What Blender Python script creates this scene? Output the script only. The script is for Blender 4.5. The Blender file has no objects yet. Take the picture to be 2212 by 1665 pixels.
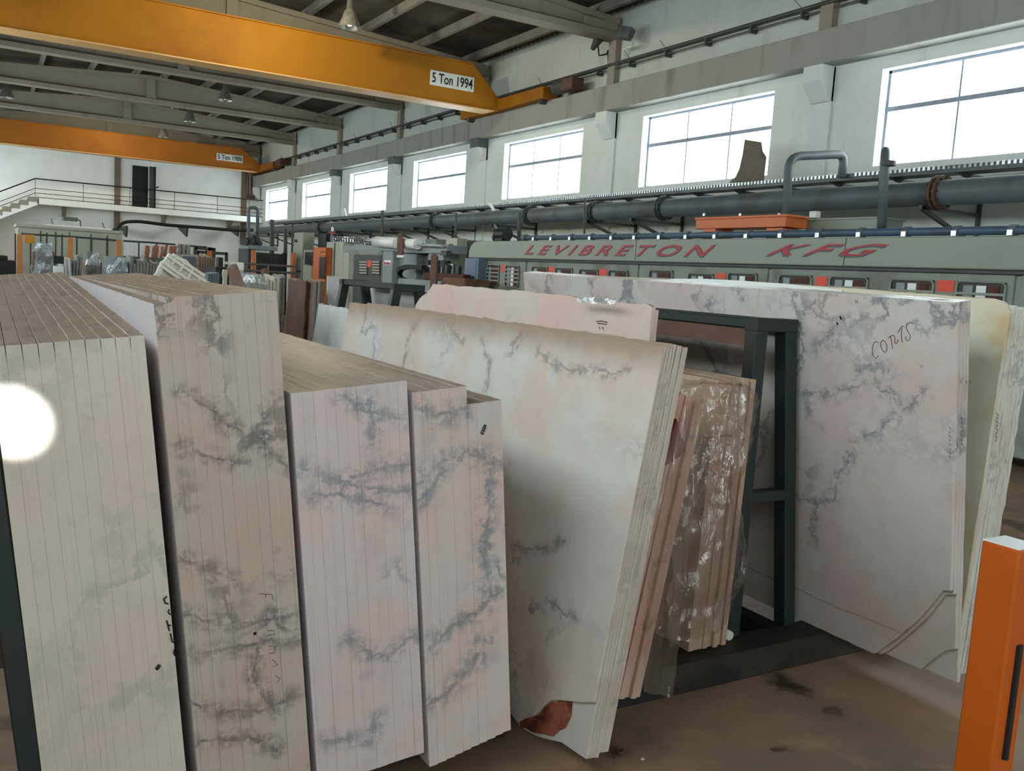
import bpy, bmesh, math, random
from mathutils import Vector, Matrix, noise
random.seed(7)
S = bpy.context.scene
COL = S.collection
W = bpy.data.worlds.new('world'); S.world = W; W.use_nodes = True
# ------------------------------------------------------------------ camera
F = 1937.78; CX = 1106.0; CY = 832.5; H = 1.65
YAW, PIT, ROLL = 0.53671452, -0.11779671, 0.06158974
fw = Vector((math.sin(YAW)*math.cos(PIT), math.cos(YAW)*math.cos(PIT), math.sin(PIT)))
r0 = Vector((math.cos(YAW), -math.sin(YAW), 0)); u0 = r0.cross(fw)
rt = r0*math.cos(ROLL)+u0*math.sin(ROLL); up = -r0*math.sin(ROLL)+u0*math.cos(ROLL)
cam = bpy.data.cameras.new('camera'); co = bpy.data.objects.new('camera', cam); COL.objects.link(co)
m3 = Matrix((rt, up, -fw)).transposed()
co.matrix_world = Matrix.Translation((0, 0, H)) @ m3.to_4x4()
cam.sensor_fit = 'HORIZONTAL'; cam.sensor_width = 36.0; cam.lens = 36.0*F/2212.0
cam.clip_start = 0.05; cam.clip_end = 200
S.camera = co
# ------------------------------------------------------------------ light and exposure
S.view_settings.view_transform = 'Standard'; S.view_settings.look = 'None'
S.view_settings.gamma = 1.0; S.view_settings.use_curve_mapping = False
S.view_settings.exposure = -0.54
bg = W.node_tree.nodes['Background']; bg.inputs[0].default_value = (0.93, 0.99, 1.0, 1); bg.inputs[1].default_value = 15.0
XL, XR, Y0, Y1 = -1.9, 12.0, -13.0, 46.44     # hall: left wall, right wall, rear wall, far wall
COLY = [10.68+5.87*k for k in range(-4, 7)]     # column lines
WIN = [(c-2.93-1.83, c-2.93+1.83) for c in COLY]
WZ0, WZ1 = 3.74, 5.21
WL0, WL1 = 3.30, 5.30                          # unseen left windows, made taller and longer to throw in more light
def portal(loc, rot, sx, sy):
    l = bpy.data.lights.new('window_portal', 'AREA'); l.shape = 'RECTANGLE'; l.size = sx; l.size_y = sy
    l.cycles.is_portal = True
    o = bpy.data.objects.new('window_portal', l); COL.objects.link(o); o.location = loc; o.rotation_euler = rot; return o
for (a, b) in WIN:
    portal((XR+0.16, (a+b)/2, (WZ0+WZ1)/2), (0, math.pi/2, 0), WZ1-WZ0, b-a)
    portal((XL-0.16, (a+b)/2, (WL0+WL1)/2), (0, -math.pi/2, 0), WL1-WL0, b-a+.8)
portal((4.0, Y0-0.1, 1.7), (math.radians(90), 0, 0), 4.4, 3.4)  # portal of the added rear opening
try:
    S.cycles.use_denoising = True
    S.cycles.max_bounces = 8; S.cycles.diffuse_bounces = 5; S.cycles.transparent_max_bounces = 24
    S.cycles.sample_clamp_indirect = 6.0; S.cycles.caustics_reflective = False; S.cycles.caustics_refractive = False
except Exception: pass
# ------------------------------------------------------------------ helpers
def ray(px, py): return fw + rt*((px-CX)/F) - up*((py-CY)/F)
def at(px, py, X=None, Y=None, Z=None):
    d = ray(px, py)
    t = X/d.x if X is not None else (Y/d.y if Y is not None else (Z-H)/d.z)
    return Vector((0, 0, H)) + d*t
def lin(c):
    return tuple(((v/255)/12.92 if v/255 <= .04045 else ((v/255+.055)/1.055)**2.4) for v in c)
def tag(o, label=None, cat=None, group=None, kind=None):
    if label: o['label'] = label
    if cat: o['category'] = cat
    if group: o['group'] = group
    if kind: o['kind'] = kind
    return o
def empty(name, loc=(0, 0, 0), label=None, cat=None, group=None):
    o = bpy.data.objects.new(name, None); COL.objects.link(o); o.location = loc; o.empty_display_size = .1
    return tag(o, label, cat, group)
class MB:
    def __init__(s): s.v = []; s.f = []
    def add(s, vs, fs):
        n = len(s.v); s.v += [Vector(v) for v in vs]; s.f += [[i+n for i in f] for f in fs]; return s
    def box(s, a, b):
        (x0, y0, z0), (x1, y1, z1) = [min(p) for p in zip(a, b)], [max(p) for p in zip(a, b)]
        return s.add([(x0,y0,z0),(x1,y0,z0),(x1,y1,z0),(x0,y1,z0),(x0,y0,z1),(x1,y0,z1),(x1,y1,z1),(x0,y1,z1)],
                     [(0,3,2,1),(4,5,6,7),(0,1,5,4),(1,2,6,5),(2,3,7,6),(3,0,4,7)])
    def bar(s, a, b, w, h=None, upv=(0, 0, 1)):
        a, b = Vector(a), Vector(b); h = h or w; d = (b-a).normalized(); u = Vector(upv)
        if abs(d.dot(u)) > .97: u = Vector((1, 0, 0))
        r = d.cross(u).normalized()*(w/2); q = r.cross(d).normalized()*(h/2)
        vs = [p+i*r+j*q for p in (a, b) for i, j in ((-1,-1),(1,-1),(1,1),(-1,1))]
        return s.add(vs, [(0,1,2,3),(7,6,5,4),(0,4,5,1),(1,5,6,2),(2,6,7,3),(3,7,4,0)])
    def tube(s, pts, r, n=10, caps=True):
        pts = [Vector(p) for p in pts]; rings = []; rr = r if isinstance(r, (list, tuple)) else [r]*len(pts)
        u = None
        for i, p in enumerate(pts):
            d = ((pts[min(i+1, len(pts)-1)]-pts[max(i-1, 0)])).normalized()
            if u is None:
                u = d.orthogonal().normalized()
            u = (u-d*u.dot(d)).normalized(); w = d.cross(u)
            rings.append([p+(u*math.cos(2*math.pi*k/n)+w*math.sin(2*math.pi*k/n))*rr[i] for k in range(n)])
        vs = [v for g in rings for v in g]; fs = []
        for i in range(len(pts)-1):
            for k in range(n):
                fs.append((i*n+k, i*n+(k+1) % n, (i+1)*n+(k+1) % n, (i+1)*n+k))
        if caps: fs += [tuple(reversed(range(n))), tuple(range((len(pts)-1)*n, len(pts)*n))]
        return s.add(vs, fs)
    def prism(s, poly, ax, a, b):
        """poly: 2D points in the two other axes; extruded along axis ax from a to b"""
        n = len(poly)
        def P(p, t):
            return {'x': (t, p[0], p[1]), 'y': (p[0], t, p[1]), 'z': (p[0], p[1], t)}[ax]
        vs = [P(p, a) for p in poly]+[P(p, b) for p in poly]
        fs = [tuple(range(n)), tuple(reversed(range(n, 2*n)))]+[(i, i+n, (i+1) % n+n, (i+1) % n) for i in range(n)]
        return s.add(vs, fs)
    def build(s, name, mat, parent=None, bevel=0, smooth=False, mw=None):
        me = bpy.data.meshes.new(name); me.from_pydata([tuple(v) for v in s.v], [], s.f)
        bm = bmesh.new(); bm.from_mesh(me)
        bmesh.ops.recalc_face_normals(bm, faces=bm.faces)
        if bevel:
            bmesh.ops.bevel(bm, geom=[e for e in bm.edges if len(e.link_faces) == 2 and e.calc_face_angle(0) > .5], offset=bevel, segments=1, affect='EDGES', clamp_overlap=True)
        if smooth:
            for f in bm.faces: f.smooth = len(f.verts) == 4
        bm.to_mesh(me); bm.free(); me.materials.append(mat)
        o = bpy.data.objects.new(name, me); COL.objects.link(o)
        if parent: o.parent = parent
        if mw is not None: o.matrix_world = mw
        return o
def arc(c, r, a0, a1, n, axes):
    out = []
    for i in range(n+1):
        a = math.radians(a0+(a1-a0)*i/n)
        out.append(Vector(c)+Vector(axes[0])*r*math.cos(a)+Vector(axes[1])*r*math.sin(a))
    return out
# ------------------------------------------------------------------ materials
class NT:
    def __init__(s, name, rough=.6, spec=.4, metal=0):
        s.m = bpy.data.materials.new(name); s.m.use_nodes = True; s.t = s.m.node_tree; s.n = s.t.nodes; s.l = s.t.links
        s.b = s.n['Principled BSDF']; s.b.inputs['Roughness'].default_value = rough
        s.b.inputs['Specular IOR Level'].default_value = spec; s.b.inputs['Metallic'].default_value = metal
    def put(s, sock, v):
        if hasattr(v, 'is_output') or isinstance(v, bpy.types.NodeSocket): s.l.new(v, sock)
        else: sock.default_value = v
    def math(s, op, a, b=0, clamp=False, c=None):
        n = s.n.new('ShaderNodeMath'); n.operation = op; n.use_clamp = clamp
        s.put(n.inputs[0], a); s.put(n.inputs[1], b)
        if c is not None: s.put(n.inputs[2], c)
        return n.outputs[0]
    def vm(s, op, a, b=None, scale=None):
        n = s.n.new('ShaderNodeVectorMath'); n.operation = op; s.put(n.inputs[0], a)
        if b is not None: s.put(n.inputs[1], b)
        if scale is not None: s.put(n.inputs[3], scale)
        return n.outputs['Value'] if op in ('DOT_PRODUCT', 'LENGTH', 'DISTANCE') else n.outputs[0]
    def obj(s): return s.n.new('ShaderNodeTexCoord').outputs['Object']
    def geo(s, k='Position'): return s.n.new('ShaderNodeNewGeometry').outputs[k]
    def noise(s, v, scale=5, detail=3, rough=.5, dist=0, out=0):
        n = s.n.new('ShaderNodeTexNoise'); s.l.new(v, n.inputs['Vector'])
        n.inputs['Scale'].default_value = scale; n.inputs['Detail'].default_value = detail
        n.inputs['Roughness'].default_value = rough; n.inputs['Distortion'].default_value = dist
        return n.outputs[out]
    def ramp(s, v, a, b, ta=0, tb=1):
        n = s.n.new('ShaderNodeMapRange'); n.interpolation_type = 'SMOOTHSTEP'; s.put(n.inputs[0], v)
        n.inputs[1].default_value = a; n.inputs[2].default_value = b; n.inputs[3].default_value = ta; n.inputs[4].default_value = tb
        return n.outputs[0]
    def mix(s, f, a, b, mode='MIX'):
        n = s.n.new('ShaderNodeMix'); n.data_type = 'RGBA'; n.blend_type = mode
        s.put(n.inputs[0], f)
        for i, v in ((6, a), (7, b)):
            if isinstance(v, tuple): v = (*lin(v), 1) if len(v) == 3 else v
            s.put(n.inputs[i], v)
        return n.outputs[2]
    def col(s, v):
        if isinstance(v, tuple): s.b.inputs['Base Color'].default_value = (*lin(v), 1)
        else: s.l.new(v, s.b.inputs['Base Color'])
        return s
    def bump(s, h, strength=.3, dist=.01):
        n = s.n.new('ShaderNodeBump'); n.inputs['Strength'].default_value = strength; n.inputs['Distance'].default_value = dist
        s.l.new(h, n.inputs['Height']); s.l.new(n.outputs[0], s.b.inputs['Normal']); return s
def paint(name, c, c2=None, scale=6, rough=.5, amt=.6, spec=.4, metal=0, bump=0):
    """painted or plain surface with mottled dirt"""
    t = NT(name, rough, spec, metal); p = t.geo()
    c2 = c2 or tuple(int(v*.8) for v in c)
    n = t.noise(p, scale, 5, .6)
    t.col(t.mix(t.math('MULTIPLY', t.ramp(n, .4, .75), amt), c, c2))
    if bump: t.bump(t.noise(p, scale*8, 3), bump, .005)
    return t.m
def marble(name, base, pink, vein, k=1.0, pinkamt=.6, veinamt=.6, vw=.02, segs=(), plane='yz', streak=0, dust=(150, 128, 108), stain=None, rough=.45, warp=.05, segw=.008, mask=(.42, .6), zfade=None, segs2=()):
    t = NT(name, rough, .35); p = t.obj()
    w = t.vm('SUBTRACT', t.noise(p, 2.6*k, 5, .7, out=1), (.5, .5, .5))
    pw = t.vm('ADD', p, t.vm('SCALE', w, scale=.35/k))
    c = t.mix(t.math('MULTIPLY', t.ramp(t.noise(pw, 1.7*k, 3, .5), .42, .62), pinkamt), base, pink)
    c = t.mix(t.math('MULTIPLY', t.ramp(t.noise(p, 6*k, 5, .65), .45, .8), .35), c, tuple(int(v*.86) for v in base))
    def ridge(vec, sc, wd, det=4):
        n = t.math('ABSOLUTE', t.math('SUBTRACT', t.noise(vec, sc, det, .55), .5))
        return t.ramp(n, 0, wd, 1, 0)
    v1 = t.math('MULTIPLY', ridge(pw, 1.5*k, vw*1.3, 6), t.ramp(t.noise(p, 1.3*k, 2), *mask))
    v2 = t.math('MULTIPLY', ridge(pw, 4.2*k, vw*2.2, 6), t.ramp(t.noise(p, 2.1*k, 3), mask[0]+.06, mask[1]+.10))
    cl = t.math('MULTIPLY', t.ramp(t.noise(pw, 3.1*k, 6, .72), .54, .78), t.ramp(t.noise(p, 1.1*k, 2), mask[0], mask[1]))
    v = t.math('MAXIMUM', t.math('MAXIMUM', v1, t.math('MULTIPLY', v2, .6)), t.math('MULTIPLY', cl, .6))
    if zfade:
        sz = t.n.new('ShaderNodeSeparateXYZ'); t.l.new(p, sz.inputs[0])
        v = t.math('MULTIPLY', v, t.ramp(t.math('ADD', sz.outputs[2], t.math('MULTIPLY', t.noise(p, 2, 2), .5)), zfade[0]+.25, zfade[1]+.25, .12, 1))
    if segs:
        w2 = t.vm('SUBTRACT', t.noise(p, 7, 6, .75, out=1), (.5, .5, .5)); w3 = t.vm('SUBTRACT', t.noise(p, 45, 4, .7, out=1), (.5, .5, .5))
        q = t.vm('ADD', t.vm('ADD', p, t.vm('SCALE', w2, scale=warp*1.9)), t.vm('SCALE', w3, scale=.022))
        q = t.vm('MULTIPLY', q, (0, 1, 1) if plane == 'yz' else (1, 0, 1))
        dmin = None
        for line in segs:
            for a, b in zip(line[:-1], line[1:]):
                A = Vector((0, a[0], a[1])) if plane == 'yz' else Vector((a[0], 0, a[1]))
                B = Vector((0, b[0], b[1])) if plane == 'yz' else Vector((b[0], 0, b[1]))
                ba = B-A; pa = t.vm('SUBTRACT', q, tuple(A))
                h = t.math('MULTIPLY', t.vm('DOT_PRODUCT', pa, tuple(ba)), 1/max(ba.length_squared, 1e-6), clamp=True)
                d = t.vm('LENGTH', t.vm('SUBTRACT', pa, t.vm('SCALE', tuple(ba), scale=h)))
                dmin = d if dmin is None else t.math('MINIMUM', dmin, d)
        br = t.noise(p, 14, 4, .6)
        s1 = t.math('MULTIPLY', t.ramp(dmin, segw*.1, segw*1.7, 1, 0), t.ramp(br, .34, .56, .25, 1))
        s2 = t.math('MULTIPLY', t.ramp(dmin, segw*.5, segw*8, .95, 0), t.ramp(t.noise(p, 20, 5, .7), .40, .62))
        v = t.math('MAXIMUM', v, t.math('MAXIMUM', s1, s2))
    c = t.mix(t.math('MULTIPLY', v, veinamt), c, vein)
    for a, b in segs2:
        A, B = Vector((0, a[0], a[1])), Vector((0, b[0], b[1])); ba = B-A
        q2 = t.vm('MULTIPLY', t.vm('ADD', p, t.vm('SCALE', w, scale=.03)), (0, 1, 1)); pa = t.vm('SUBTRACT', q2, tuple(A))
        h = t.math('MULTIPLY', t.vm('DOT_PRODUCT', pa, tuple(ba)), 1/ba.length_squared, clamp=True)
        d = t.vm('LENGTH', t.vm('SUBTRACT', pa, t.vm('SCALE', tuple(ba), scale=h)))
        c = t.mix(t.ramp(d, .001, .006, .55, 0), c, (150, 118, 92))
    if streak:
        sp = t.vm('MULTIPLY', p, (150, 2, 1.2)); sn = t.noise(sp, 1, 2, .5)
        c = t.mix(t.math('MULTIPLY', t.ramp(sn, .55, .8), streak), c, tuple(int(v*.62) for v in base))
        sl = t.noise(t.vm('MULTIPLY', p, (30, 1, .5)), 1, 1, .5)
        c = t.mix(t.math('MULTIPLY', t.ramp(sl, .3, .7), streak*.6), c, tuple(min(255, int(v*1.05)) for v in pink))
    if stain:
        z0, z1, sc = stain
        sep = t.n.new('ShaderNodeSeparateXYZ'); t.l.new(p, sep.inputs[0])
        zz = t.math('ADD', sep.outputs[2], t.math('MULTIPLY', t.math('SUBTRACT', t.noise(p, 7, 5, .7), .5), .09))
        c = t.mix(t.math('MULTIPLY', t.ramp(zz, z0, z1), .85), c, sc)
    if dust:
        sep = t.n.new('ShaderNodeSeparateXYZ'); t.l.new(t.geo('Normal'), sep.inputs[0])
        dn = t.noise(t.vm('MULTIPLY', p, (9, 1.6, 4)), 3, 5, .7)
        dc = t.mix(t.ramp(dn, .35, .7), dust, tuple(int(v*.80) for v in dust))
        spot = t.ramp(t.noise(t.vm('MULTIPLY', p, (14, 8, 8)), 1.3, 3, .6), .66, .74)
        dc = t.mix(t.math('MULTIPLY', spot, .6), dc, (62, 48, 42))
        c = t.mix(t.ramp(sep.outputs[2], .6, .85, 0, .95), c, dc)
    t.col(c); t.bump(t.noise(p, 60, 3, .6), .15, .002)
    return t.m
M = {}
def wallmat(name, c, dirt, drip=1.0):
    t = NT(name, .85, .2); p = t.geo()
    n = t.noise(p, .7, 5, .6); d = t.noise(t.vm('MULTIPLY', p, (2.2, 2.2, .35)), 1.2, 5, .65)
    cc = t.mix(t.math('MULTIPLY', t.ramp(n, .4, .75), .35), c, tuple(int(v*.85) for v in c))
    cc = t.mix(t.math('MULTIPLY', t.ramp(d, .52, .78), .55*drip), cc, dirt)
    cc = t.mix(t.math('MULTIPLY', t.ramp(t.noise(p, 9, 6, .7), .58, .8), .25), cc, dirt)
    t.col(cc); t.bump(t.noise(p, 25, 4), .2, .01); return t.m
M['wall'] = wallmat('whitewash_wall', (226, 232, 228), (186, 184, 174), .6)
M['wallup'] = wallmat('upper_wall_darker', (194, 200, 192), (150, 148, 138), .9)  # darker tone than the wall below
M['farwall'] = wallmat('far_whitewash', (246, 247, 242), (216, 208, 194), .4)
M['beamc'] = wallmat('runway_concrete', (158, 158, 150), (112, 100, 84), 1.3)
M['girder'] = wallmat('girder_concrete', (152, 144, 128), (106, 98, 84), .9)
M['colm'] = wallmat('column_brown', (128, 108, 92), (100, 84, 72), .8)
M['crane'] = paint('crane_yellow', (164, 108, 26), (136, 82, 26), .5, .65, .9, .15)
M['crane2'] = paint('crane_orange', (160, 98, 34), (136, 80, 32), .5, .65, .8, .15)
M['cranel'] = paint('crane_flange', (205, 165, 110), (180, 140, 90), 2, .5)
M['sign'] = paint('sign_white', (215, 222, 214), (190, 196, 190), 8, .5)
M['black'] = paint('black_paint', (24, 25, 24), (14, 15, 15), 8, .5)
M['darkred'] = paint('red_letters', (178, 30, 46), (150, 24, 38), 10, .4)
M['shadowgrey'] = paint('letter_shadow_grey', (88, 96, 100), (78, 86, 90), 10, .5)
M['machine'] = paint('machine_greygreen', (144, 152, 140), (126, 132, 120), .8, .4, .5)
M['panel'] = paint('machine_panel_stained', (138, 146, 136), (96, 96, 80), 1.6, .5, .9)
M['panelblue'] = paint('control_box_blue', (106, 124, 138), (94, 110, 124), 3, .4)
M['cream'] = paint('cream_cabinet', (176, 178, 162), (150, 150, 134), 1.4, .5, .5)
M['greyblue'] = paint('greyblue_sheet', (138, 148, 150), (112, 120, 122), 1.4, .35, .6)
M['darkgrey'] = paint('dark_grey_steel', (70, 74, 72), (50, 52, 50), 3, .5)
M['pipe'] = paint('pipe_slate', (98, 110, 116), (82, 80, 74), 2.2, .5, .9)
M['pipeb'] = paint('pipe_blue', (74, 96, 116), (64, 78, 88), 3, .45, .8)
M['tray'] = paint('galvanised_tray', (96, 104, 104), (66, 70, 68), 6, .45, .7)
M['orange'] = paint('orange_enamel', (208, 108, 52), (184, 92, 46), 3, .4, .5)
M['postorange'] = paint('post_orange', (194, 90, 10), (172, 76, 12), 5, .5, .5)
M['green'] = paint('rack_green', (30, 46, 44), (50, 44, 38), 9, .45, .8)
M['rust'] = paint('rusty_primer', (100, 70, 56), (74, 52, 44), 9, .7, .8)
M['beamg'] = paint('rack_base_green', (20, 26, 25), (70, 58, 48), 4, .7, .6)
M['white'] = paint('white_plastic', (240, 242, 242), (222, 224, 222), 6, .4)
M['postpale'] = paint('far_post_orange', (206, 136, 78), (190, 120, 66), 6, .6)
M['chrome'] = paint('chrome', (190, 196, 198), (120, 126, 128), 9, .25, .7, metal=.8)
M['roof'] = paint('roof_sheet', (88, 82, 72), (56, 52, 46), .7, .9, .8, .1)
M['purlin'] = paint('purlin_concrete', (134, 130, 120), (100, 96, 88), 2, .9, .6, .2)
M['wood'] = paint('timber_brown', (120, 92, 70), (84, 64, 50), 7, .8, .8)
M['sticker'] = paint('orange_sticker', (226, 82, 52), (200, 60, 44), 30, .4)
M['redbrown'] = paint('redbrown_interior', (92, 46, 36), (54, 30, 26), 5, .7, .9)
M['window_dark'] = paint('dark_interior', (36, 34, 32), (60, 40, 34), 5, .4, .9)
M['lamp'] = paint('lamp_shade', (150, 146, 138), (96, 88, 82), 9, .35, .7, metal=.5)
M['ink'] = paint('black_ink', (18, 18, 20), (12, 12, 14), 20, .5)
M['inkred'] = paint('red_brown_ink', (92, 36, 44), (110, 60, 62), 60, .6)
M['greyink'] = paint('grey_pencil', (110, 92, 88), (90, 76, 72), 60, .6)
M['foam'] = paint('foam_white', (210, 208, 192), (180, 176, 158), 12, .6, .5)
M['door'] = paint('dark_door', (20, 24, 28), (12, 14, 16), 5, .35)
M['yellow'] = paint('yellow_sign', (214, 150, 50), (190, 130, 44), 9, .5)
M['screen'] = paint('blue_screen', (84, 108, 140), (72, 92, 120), 12, .3)
def glassmat():
    m = bpy.data.materials.new('window_glass'); m.use_nodes = True; t = m.node_tree; t.nodes.clear()
    o = t.nodes.new('ShaderNodeOutputMaterial'); a = t.nodes.new('ShaderNodeBsdfTransparent'); g = t.nodes.new('ShaderNodeBsdfGlossy')
    a.inputs[0].default_value = (.92, .95, .96, 1); g.inputs['Roughness'].default_value = .08
    x = t.nodes.new('ShaderNodeMixShader'); x.inputs[0].default_value = .06
    t.links.new(a.outputs[0], x.inputs[1]); t.links.new(g.outputs[0], x.inputs[2]); t.links.new(x.outputs[0], o.inputs[0]); return m
M['glass'] = glassmat()
M['winframe'] = paint('window_frame_grey', (150, 160, 176), (120, 126, 136), 6, .5)
def film(name, tint, body, alpha, gl=.14, rough=.12):
    m = bpy.data.materials.new(name); m.use_nodes = True; t = m.node_tree; t.nodes.clear(); N = t.nodes.new
    o = N('ShaderNodeOutputMaterial'); a = N('ShaderNodeBsdfTransparent'); a.inputs[0].default_value = (*tint, 1)
    d = N('ShaderNodeBsdfDiffuse'); d.inputs[0].default_value = (*lin(body), 1)
    g = N('ShaderNodeBsdfGlossy'); g.inputs['Roughness'].default_value = rough; g.inputs[0].default_value = (1, 1, 1, 1)
    tc = N('ShaderNodeTexCoord'); nz = N('ShaderNodeTexNoise'); nz.inputs['Scale'].default_value = 9; nz.inputs['Detail'].default_value = 6; nz.inputs['Distortion'].default_value = 1.2
    mp = N('ShaderNodeMapping'); mp.inputs['Scale'].default_value = (1, 1, .35)
    t.links.new(tc.outputs['Object'], mp.inputs[0]); t.links.new(mp.outputs[0], nz.inputs['Vector'])
    b = N('ShaderNodeBump'); b.inputs['Strength'].default_value = .9; b.inputs['Distance'].default_value = .04
    t.links.new(nz.outputs[0], b.inputs['Height']); t.links.new(b.outputs[0], g.inputs['Normal'])
    x1 = N('ShaderNodeMixShader'); x1.inputs[0].default_value = alpha
    t.links.new(a.outputs[0], x1.inputs[1]); t.links.new(d.outputs[0], x1.inputs[2])
    x2 = N('ShaderNodeMixShader'); x2.inputs[0].default_value = gl
    t.links.new(x1.outputs[0], x2.inputs[1]); t.links.new(g.outputs[0], x2.inputs[2]); t.links.new(x2.outputs[0], o.inputs[0]); return m
M['film'] = film('clear_film', (.93, .90, .87), (170, 150, 132), .12)
M['filmblue'] = film('bluish_film', (.8, .85, .9), (170, 182, 190), .45, .18)
M['filmgrey'] = film('grey_film', (.75, .77, .77), (160, 166, 164), .5, .2)
# floor
t = NT('concrete_floor', .55, .35); p = t.geo()
n1 = t.noise(p, .8, 5, .6); n2 = t.noise(p, 3.5, 6, .65); n3 = t.noise(p, 1.7, 3, .5)
c = t.mix(t.ramp(n1, .35, .7), (158, 128, 104), (118, 100, 84)); c = t.mix(t.math('MULTIPLY', t.ramp(n2, .5, .8), .6), c, (182, 150, 120))
c = t.mix(t.math('MULTIPLY', t.ramp(n3, .60, .70), .7), c, (70, 62, 56)); c = t.mix(t.ramp(t.noise(p, 5.5, 3), .70, .76), c, (26, 22, 20))
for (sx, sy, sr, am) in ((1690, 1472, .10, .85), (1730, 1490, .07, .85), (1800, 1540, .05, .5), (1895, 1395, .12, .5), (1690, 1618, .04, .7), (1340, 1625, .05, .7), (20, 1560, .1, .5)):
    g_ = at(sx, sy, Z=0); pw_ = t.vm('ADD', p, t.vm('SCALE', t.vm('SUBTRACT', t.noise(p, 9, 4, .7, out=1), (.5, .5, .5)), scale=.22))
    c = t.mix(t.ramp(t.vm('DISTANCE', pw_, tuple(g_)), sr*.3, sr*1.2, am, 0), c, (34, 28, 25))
t.col(c); t.bump(n2, .15, .01); M['floor'] = t.m
# ================================================================== STRUCTURE
ROOF = lambda x: 7.95-.07*abs(x-5.06)
XM = 5.06
tag(MB().box((XL-.3, Y0-.3, -.2), (XR+.3, Y1+.3, 0)).build('floor', M['floor']), kind='structure')
def sidewall(name, x0, x1, WZ0, WZ1, ex=0):
    m = MB(); ys = [Y0]+[v for a, b in WIN for v in (a-ex, b+ex)]+[Y1]
    m.box((x0, Y0, 0), (x1, Y1, WZ0)); m.box((x0, Y0, WZ1), (x1, Y1, 5.9)); up = MB().box((x0, Y0, 5.9), (x1, Y1, 7.66))
    for i in range(0, len(ys), 2):
        if ys[i+1] > ys[i]: m.box((x0, ys[i], WZ0), (x1, ys[i+1], WZ1))
    w = tag(m.build(name, M['wall']), kind='structure'); up.build('upper_wall', M['wallup'], w); return w
WIN[0] = (max(WIN[0][0], Y0+.6), WIN[0][1])
WIN = [w for w in WIN if w[1] > Y0+1 and w[1] < Y1]
wr = sidewall('wall_right', XR, XR+.3, WZ0, WZ1)
wl = sidewall('wall_left', XL-.3, XL, WL0, WL1, .4)
m = MB().box((XL-.3, Y1, 0), (XR+.3, Y1+.3, 8.2)); wf = tag(m.build('wall_far', M['farwall']), kind='structure')
m = MB().box((XL-.3, Y0-.3, 4.7), (XR+.3, Y0, 8.2)).box((XL-.3, Y0-.3, 0), (1.8, Y0, 4.7)).box((6.2, Y0-.3, 0), (XR+.3, Y0, 4.7)).box((1.8, Y0-.3, 3.4), (6.2, Y0, 4.7))  # unseen rear opening, added and sized to light the slab fronts
wb = tag(m.build('wall_rear', M['wall']), kind='structure')
MB().box((5.35, Y1-.12, 0), (5.60, Y1, 7.6)).build('column', M['colm'], wf)
MB().box((11.2, Y1-.1, 0), (11.45, Y1, 7.4)).build('column', M['colm'], wf)
# windows
def window(n, xg, y0, y1, sgn, WZ0=WZ0, WZ1=WZ1):
    w = tag(empty('window_%d' % n, (xg, (y0+y1)/2, WZ0)), kind='structure')
    z0, z1 = WZ0, WZ1; dx = .03
    L = w.location
    def B(name, a, b, mat):
        a = Vector(a)-L; b = Vector(b)-L
        return MB().box(a, b).build(name, mat, w)
    zt = z0+(z1-z0)*.60
    B('frame', (xg-dx, y0, z0), (xg+dx, y0+.04, z1), M['winframe']); B('frame', (xg-dx, y1-.04, z0), (xg+dx, y1, z1), M['winframe'])
    B('frame', (xg-dx, y0, z1-.04), (xg+dx, y1, z1), M['winframe']); B('frame', (xg-dx, y0, z0), (xg+dx, y1, z0+.04), M['winframe'])
    B('transom', (xg-.04, y0+.04, zt-.035), (xg+.04, y1-.04, zt+.035), M['winframe'])
    st = (y1-y0)/3
    for i in (1, 2):
        B('mullion', (xg-.018, y0+i*st-.014, z0+.04), (xg+.018, y0+i*st+.014, zt-.035), M['winframe'])
        B('mullion', (xg-.018, y0+i*st-.014, zt+.035), (xg+.018, y0+i*st+.014, z1-.04), M['winframe'])
    for i in range(3):
        for a, b in ((z0+.04, zt-.035), (zt+.035, z1-.04)):
            B('pane', (xg-.003, y0+i*st+.016, a), (xg+.003, y0+(i+1)*st-.016, b), M['glass'])
k = 0
for (a, b) in WIN:
    k += 1; window(k, XR+.2, a, b, 1)
for (a, b) in WIN:
    k += 1; window(k, XL-.2, a-.4, b+.4, -1, WL0, WL1)
# runway beams and columns
for sx, X0, wall in ((1, XR, wr), (-1, XL, wl)):
    f = X0-sx*.31
    b = tag(MB().box((min(f, X0), Y0, 5.405), (max(f, X0), Y1, 5.94)).build('trim_%d' % (1 if sx > 0 else 2), M['beamc'], bevel=.01), kind='structure')
    for i, c in enumerate(COLY):
        if c < Y0+.5 or c > Y1: continue
        MB().box((X0-sx*.05, c-.2, 0), (X0, c+.2, 5.405)).build('column', M['wall'], wall)
        MB().box((X0-sx*.14, c-.13, 5.94), (X0, c+.13, 7.0)).build('upper_column', M['girder'], wall)
        pr = [(X0, 5.40), (X0-sx*.33, 5.40), (X0-sx*.33, 5.15), (X0-sx*.10, 4.84), (X0, 4.84)]
        MB().prism(pr, 'y', c-.2, c+.2).build('corbel', M['wall'], wall, bevel=.01)
        if sx > 0 and 21 < c < 35:
            MB().box((X0-.36, c-.22, 5.17), (X0-.02, c+.22, 5.42)).build('steel_seat', M['tray'], wall, bevel=.008)
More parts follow.
